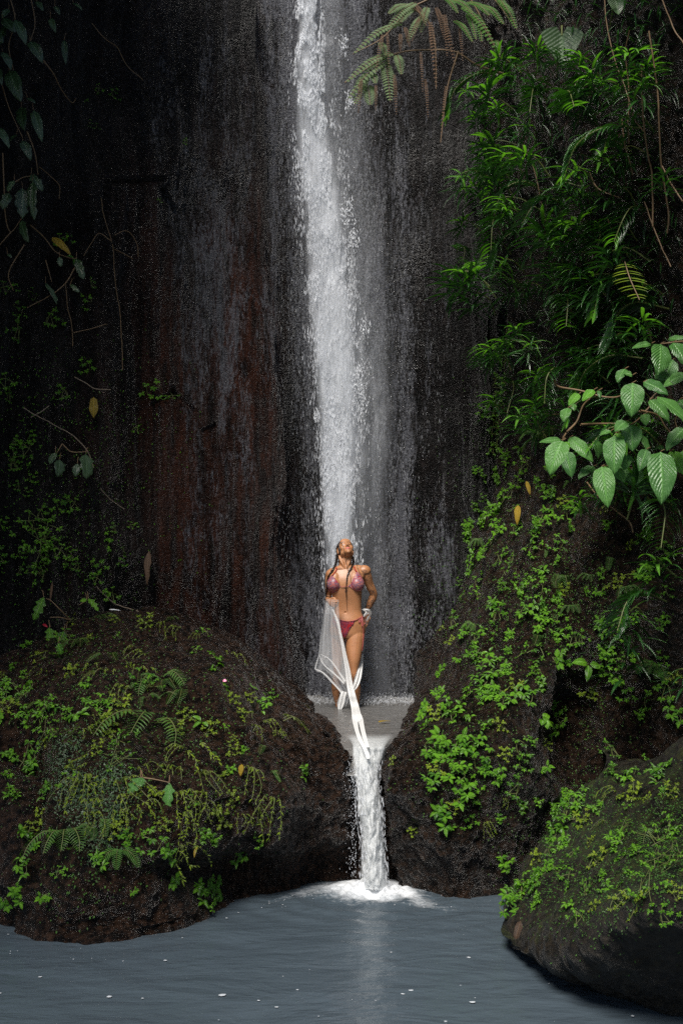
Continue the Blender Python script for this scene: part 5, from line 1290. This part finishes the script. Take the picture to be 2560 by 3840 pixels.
c_ = mix(N, L, sp.outputs[1], c_, (.55, .13, .12)); c_ = mix(N, L, sp.outputs[2], c_, (.05, .025, .02)); c_ = mix(N, L, sp.outputs[0], c_, (.045, .035, .035))
L.new(c_, B.inputs['Base Color']); B.inputs['Roughness'].default_value = .46; B.inputs['Coat Weight'].default_value = .15; B.inputs['Coat Roughness'].default_value = .25; B.inputs['Subsurface Weight'].default_value = .08
B.inputs['Subsurface Radius'].default_value = (.02, .008, .004); B.inputs['Subsurface Scale'].default_value = .5
bp = N.new('ShaderNodeBump'); bp.inputs['Distance'].default_value = .0007; L.new(noise(N, L, mapped(N, L, (1, 1, 1)), 120, 3), bp.inputs['Height']); L.new(bp.outputs[0], B.inputs['Normal'])
M['skin'] = m
bme.materials.clear(); bme.materials.append(m)
person = obj('person', bme); tag(person, 'woman in patterned bikini standing under the fall, head thrown back, holding white cloth', 'person')
PB = BVHTree.FromPolygons(BV.tolist(), BF)
def on_body(px, py, lift=.004, dflt=-.12, maxd=.35):
    d = ray(px, py); l, n_, i, ds = PB.ray_cast(Vector(CAM), Vector(d).normalized())
    if l is None: return None
    return np.array(l) - unit(d) * lift
def drape(pts, f, lift, n=40):
    """a strand that follows the picture points and lies just in front of the body where there is one"""
    q = spline(np.array(pts, float), n); out = []; hits = []
    for x_, y_ in q:
        px_, py_ = f(x_, y_); h_ = on_body(px_, py_, lift); hits.append(None if h_ is None else h_[1]); out.append((px_, py_))
    ys = np.array([np.nan if h is None else h for h in hits]); ok = ~np.isnan(ys)
    ys = np.interp(np.arange(n), np.arange(n)[ok], ys[ok]) if ok.any() else np.full(n, WY - .1)
    ys = np.convolve(np.pad(ys, 2, 'edge'), [.1, .2, .4, .2, .1], 'valid'); ys = np.minimum(ys, np.where(ok, np.nan_to_num(np.array([np.nan if h is None else h for h in hits]), nan=99), 99))
    return np.array([P(a_, b_, y_) for (a_, b_), y_ in zip(out, ys)])
def shell(name, mask, off, material, par, fn=None):
    sel = [f for f in BF if mask[list(f)].all()]
    ids = sorted({i for f in sel for i in f}); mp = {i: k for k, i in enumerate(ids)}
    V = BV[ids] + BN[ids] * (off if fn is None else (off + fn(BV[ids]))[:, None])
    n0 = len(V); V2 = BV[ids] - BN[ids] * .002
    F = [tuple(mp[i] for i in f) for f in sel]
    ed = {}
    for f in F:
        for a_, b_ in zip(f, f[1:] + f[:1]): ed[(a_, b_)] = 1
    rim = [(b_, a_, a_ + n0, b_ + n0) for (a_, b_) in ed if (b_, a_) not in ed]
    return obj(name, make_mesh(name, np.concatenate([V, V2]), F + rim, material), par)
def fabric(name, a, b, c3):
    m, N, L, B = mat(name); pos_ = mapped(N, L, (1, 1, 1))
    r = ramp(N, [(.36, a), (.47, b), (.55, c3), (.66, a)]); L.new(noise(N, L, pos_, 26, 5, .6, 1.5), r.inputs[0]); L.new(r.outputs[0], B.inputs['Base Color'])
    B.inputs['Roughness'].default_value = .4; return m
M['print'] = fabric('red_violet_print', (.42, .018, .020), (.12, .09, .15), (.42, .17, .15))
M['print_red'] = fabric('deep_red_print', (.36, .010, .012), (.09, .025, .06), (.38, .04, .05))
M['hair'] = plain('wet_hair', (.016, .009, .007), .28, .004, 90)
M['cord'] = plain('pink_cord', (.42, .10, .09), .5)
M['bead'] = plain('red_beads', (.45, .02, .015), .2)
pl1 = [(205,1370),(255,1390),(330,1490),(430,1630),(520,1740),(460,1800),(380,1900),(240,1965),(100,1900),(50,1760),(50,1600),(110,1480)]
pl2 = [(1000,1240),(1045,1240),(1120,1340),(1205,1440),(1255,1600),(1240,1760),(1160,1890),(1020,1900),(900,1840),(780,1765),(725,1725),(830,1620),(890,1490),(960,1360)]
pl3 = [(430,905),(620,940),(820,978),(1010,945),(965,1020),(885,1130),(805,1280),(755,1385),(690,1370),(630,1260),(540,1140),(430,1040)]
gather = lambda V: .0015 + .002 * np.sin(V[:, 0] * 260)
fr = BN[:, 1] < .1
top = tag(shell('bikini_top', fr & (inside(C1v, pl1) | inside(C1v, pl2)) & (BV[:, 1] < WY + .05), .004, M['print'], person), 'red and violet patterned triangle cups')
bot = shell('bikini_bottom', fr & inside(C2v, pl3), .004, M['print_red'], person, gather)
sm = MB()
obj('cord', (lambda q: (q.add(*tube(drape([(500,1748),(560,1745),(650,1748),(750,1735)], c1, .008), .0025, 6)), q.mesh('cord', M['cord']))[1])(MB()), top)
for pts in ([(350,1120),(360,1180),(300,1280),(230,1370)], [(935,1090),(970,1180),(1010,1245)]): 
    q = drape(pts, c1, .008, 12); sm = MB()
    for p_ in q: ellipsoid(sm, p_, [.006, .006, .0045], n=6)
    obj('beaded_strap', sm.mesh('beaded_strap', M['bead']), top)
sm = MB()
for pts in ([(430,905),(620,945),(820,978),(1000,948),(1090,900),(1160,855)], [(1160,855),(1110,920),(1075,990),(1100,1000),(1150,900)], [(1165,855),(1150,960),(1160,1100)], [(1180,870),(1230,940),(1215,1060)], [(1175,900),(1180,1060),(1192,1300),(1180,1500),(1160,1700)], [(1160,858),(1190,870),(1200,900)]):
    sm.add(*tube(drape(pts, c2, .008, 50), .0035 if pts[0][0] != 1165 else .006, 6))
obj('bikini_tie', sm.mesh('bikini_tie', M['cord']), person)
# wet hair: cap, two braids, loose strands
ear = (np.abs(x) > .066) & (u_ > -.045) & (u_ < .032) & (f_ > -.03)
hm = (f_ - .42 * u_ < .012 + .95 * np.maximum(np.abs(x) - .02, 0)) & (u_ > -.05 - .0 * x) & ~ear & (np.linalg.norm(LH, axis=1) < .16)
hm |= (f_ < -.03) & (u_ > -.075) & (np.linalg.norm(LH, axis=1) < .16)
hair = tag(shell('hair', hm, .006, M['hair'], person, lambda V: .003 * np.sin(V[:, 0] * 500 + V[:, 2] * 200)), 'dark wet hair combed flat')
def braid(pts, f, r0, r1, n=90, lift=.012):
    q = drape(pts, f, lift, n); s = np.linspace(0, 1, n); r = (r0 + (r1 - r0) * s) * (1 + .22 * np.abs(np.sin(s * 80)))
    return tube(q, r, 8)
for nm, pts, f, r0, r1 in (('braid', [(380,690),(375,800),(350,940),(300,1080),(180,1290),(85,1470),(48,1700),(35,1880),(10,1990),(40,2060),(110,2065)], c1, .0125, .0035),
                           ('braid', [(870,770),(905,850),(905,960),(860,1090),(770,1240),(712,1400),(688,1600),(678,1800),(690,2100)], c1, .011, .002)):
    mb = MB(); mb.add(*braid(pts, f, r0, r1)); obj(nm, mb.mesh(nm, M['hair']), person)
mb = MB()
for pts, f in (([(515,270),(590,480),(628,650),(655,850),(690,1050),(735,1200),(815,1430),(845,1640)], c1), ([(945,470),(965,640),(1005,900),(1060,1160),(1160,1370)], c1), ([(352,700),(328,770),(320,890)], z1), ([(575,760),(583,880),(593,1000)], z1)):
    mb.add(*tube(drape(pts, f, .010, 50), .0018, 5))
obj('hair_strands', mb.mesh('hair_strands', M['hair']), person)

# ------------------------------------------------------------------ the white cloth
def cloth_material(name, base_a, gain, col=(.86, .87, .88)):
    m, N, L, B = mat(name)
    at = N.new('ShaderNodeAttribute'); at.attribute_name = 'dat'; sp = N.new('ShaderNodeSeparateColor'); L.new(at.outputs['Color'], sp.inputs[0])
    n_ = noise(N, L, mapped(N, L, (60, 60, 9)), 1.0, 4, .6)
    a_ = math_(N, L, 'ADD', math_(N, L, 'MULTIPLY', sp.outputs[0], gain), math_(N, L, 'ADD', math_(N, L, 'MULTIPLY', n_, .25), base_a), True)
    B.inputs['Base Color'].default_value = (*col, 1); B.inputs['Roughness'].default_value = .6
    tl = N.new('ShaderNodeBsdfTranslucent'); tl.inputs[0].default_value = (*col, 1)
    m1 = N.new('ShaderNodeMixShader'); m1.inputs[0].default_value = .3; L.new(B.outputs[0], m1.inputs[1]); L.new(tl.outputs[0], m1.inputs[2])
    tp = N.new('ShaderNodeBsdfTransparent'); m2 = N.new('ShaderNodeMixShader')
    L.new(a_, m2.inputs[0]); L.new(tp.outputs[0], m2.inputs[1]); L.new(m1.outputs[0], m2.inputs[2]); L.new(m2.outputs[0], N['Material Output'].inputs[0])
    return m
M['sheer'] = cloth_material('sheer_cloth', .20, .55); M['gauze'] = cloth_material('bunched_cloth', .80, .3, (.90, .90, .89))
ct = empty('sheer_cloth', Wp(560, 1850, -.15)); tag(ct, 'long sheer white cloth held by the woman, trailing over the upper pool into the cascade', 'cloth')
def ribbon(name, rows, material, n=80, m=16, pleat=.012, freq=3, dens=.5, puff=.0):
    """rows: (left point, right point, density) with world points"""
    Lp = spline(np.array([r[0] for r in rows]), n); Rp = spline(np.array([r[1] for r in rows]), n)
    u = np.linspace(0, 1, m)[None, :, None]
    A = Lp[:, None] * (1 - u) + Rp[:, None] * u
    uu = u[..., 0]; v = np.linspace(0, 1, n)[:, None]
    w = np.linalg.norm(Rp - Lp, axis=1)[:, None]
    ph = uu * freq * 2 * np.pi + 1.3 * np.sin(v * 5 + freq)
    amp = np.minimum(pleat, w * .16)
    A[..., 1] += amp * np.sin(ph) - puff * np.sin(np.pi * uu) * w
    d = dens * (.5 + .5 * np.sin(ph + 1.2)) ** 3 + .8 * np.clip(1 - uu / .04, 0, 1) + .8 * np.clip((uu - .96) / .04, 0, 1)
    V = A.reshape(-1, 3)
    return rel(obj(name, make_mesh(name, V, grid_faces(n, m), material, True, np.stack([d, d, d], -1).reshape(-1, 3)), ct))
def rr(l, y0, r, y1, dl, dr, f=z1): return (Wp(l, y0, dl, f), Wp(r, y1, dr, f))
ribbon('sheer_panel', [rr(362, 868, 497, 880, -.235, -.235), rr(336, 1045, 503, 1040, -.22, -.24), rr(300, 1260, 525, 1260, -.19, -.23), rr(280, 1470, 560, 1480, -.17, -.21), rr(236, 1640, 590, 1650, -.16, -.20), rr(330, 1692, 602, 1750, -.16, -.19), rr(430, 1792, 612, 1850, -.16, -.18), rr(528, 1895, 625, 1925, -.16, -.17)], M['sheer'], 130, 70, .020, 2.6, .22)
ribbon('sheer_panel', [rr(350, 900, 440, 980, -.20, -.225), rr(328, 1080, 470, 1120, -.18, -.21), rr(305, 1300, 500, 1260, -.15, -.19), rr(284, 1480, 520, 1450, -.14, -.18), rr(300, 1560, 560, 1650, -.14, -.17), rr(420, 1680, 580, 1780, -.15, -.17), rr(520, 1800, 600, 1850, -.15, -.16)], M['sheer'], 100, 40, .012, 3, .3)
def fold(pts, w, dy=-.215, name='fold'):
    q = np.array(pts, float); d = np.gradient(q, axis=0); nrm_ = np.stack([-d[:, 1], d[:, 0]], -1); nrm_ /= np.linalg.norm(nrm_, axis=1)[:, None]
    ws = np.interp(np.linspace(0, 1, len(q)), np.linspace(0, 1, len(w)), w)
    ribbon(name, [(Wp(*(p + k * s_), dy), Wp(*(p - k * s_), dy)) for p, k, s_ in zip(q, nrm_, ws)], M['gauze'], 60, 7, .006, 1, .3)
fold([(236,1640),(330,1690),(430,1788),(490,1850),(545,1915)], [4, 9, 10, 12], -.185, 'hem')
fold([(284,1475),(262,1560),(238,1640)], [1.5, 3, 4], -.185, 'hem')
fold([(285,1490),(340,1600),(450,1690),(560,1800)], [2, 5, 8, 10], -.20)
fold([(300,1480),(400,1540),(480,1640),(570,1780)], [2, 5, 7, 12], -.205)
def rope(px0, px1, py, z=None, Y=None):
    return (PZ(px0, py, z), PZ(px1, py, z)) if z is not None else (P(px0, py, Y), P(px1, py, Y))
g1 = lambda l, r, y, dy: rope(*[z1(l, y)[0], z1(r, y)[0]], z1(0, y)[1], Y=WY + dy)
g2 = lambda l, r, y, z: rope(1000 + l / 2.24, 1000 + r / 2.24, 2550 + y / 2.24, z=z)
ribbon('bunched_tail', [g1(425, 440, 985, -.245), g1(470, 503, 1120, -.25), g1(500, 528, 1240, -.25), g1(522, 556, 1360, -.25), g1(540, 583, 1480, -.25), g1(565, 622, 1640, -.25), g1(583, 652, 1800, -.26), g1(606, 684, 1930, -.30), g1(634, 722, 2060, -.38),
   rope(1318, 1351, 2672, z=.985), rope(1324, 1356, 2692, z=.978), rope(1333, 1350, 2706, z=.972)], M['gauze'], 120, 14, .010, 2, .4, .12)
ribbon('bunched_tail', [rope(1318, 1345, 2680, z=.982), g2(720, 765, 350, .972), g2(738, 772, 420, .965), g2(765, 800, 500, .962), rope(1356, 1371, 2800, z=.945), rope(1366, 1382, 2822, Y=8.02), rope(1374, 1386, 2845, Y=7.97)], M['gauze'], 70, 10, .008, 1.5, .4, .15)
ribbon('bunched_tail', [rope(1334, 1354, 2678, z=.982), g2(764, 808, 330, .972), g2(783, 820, 400, .965), g2(800, 836, 470, .962), g2(826, 856, 545, .955), rope(1378, 1388, 2812, Y=8.06)], M['gauze'], 60, 10, .008, 1.5, .4, .15)
ribbon('side_fall', [rr(752, 1480, 770, 1480, .06, .08), rr(738, 1560, 768, 1560, .02, .05), rr(700, 1660, 758, 1650, -.10, -.04), rr(668, 1750, 744, 1740, -.16, -.10), rr(650, 1830, 715, 1830, -.20, -.15), rr(640, 1885, 672, 1890, -.23, -.2)], M['gauze'], 60, 16, .012, 2, .3)
ribbon('side_fall', [rr(790, 1090, 815, 1100, .08, .10), rr(783, 1250, 800, 1250, .10, .12), rr(770, 1400, 782, 1400, .08, .12), rr(752, 1500, 772, 1500, .06, .08)], M['sheer'], 60, 16, .012, 2, .3)
ribbon('loose_tip', [rr(535, 1885, 600, 1900, -.19, -.2), rr(505, 1950, 575, 1960, -.2, -.2), rr(482, 2020, 560, 2020, -.2, -.2), rr(492, 2090, 535, 2080, -.2, -.2), rr(503, 2112, 515, 2112, -.2, -.2)], M['gauze'], 50, 14, .012, 2, .3)
ribbon('loose_tip', [rr(560, 1900, 625, 1900, -.18, -.18), rr(560, 1980, 600, 1990, -.18, -.18), rr(555, 2060, 585, 2050, -.18, -.18)], M['sheer'], 40, 14, .012, 2, .3)
ribbon('hip_loop', [rr(752, 985, 765, 1000, .02, .02), rr(790, 976, 792, 1010, .0, .0), rr(838, 984, 822, 1016, .0, .02), rr(860, 1020, 832, 1036, .03, .05), rr(846, 1068, 818, 1062, .06, .08), rr(818, 1115, 795, 1100, .08, .10)], M['gauze'], 60, 14, .012, 2, .3, .2)
ribbon('hip_loop', [rr(800, 1010, 835, 1030, -.01, .0), rr(775, 1040, 800, 1052, .0, .0), rr(768, 1060, 790, 1075, .0, .02)], M['gauze'], 40, 12, .01, 2, .3, .2)
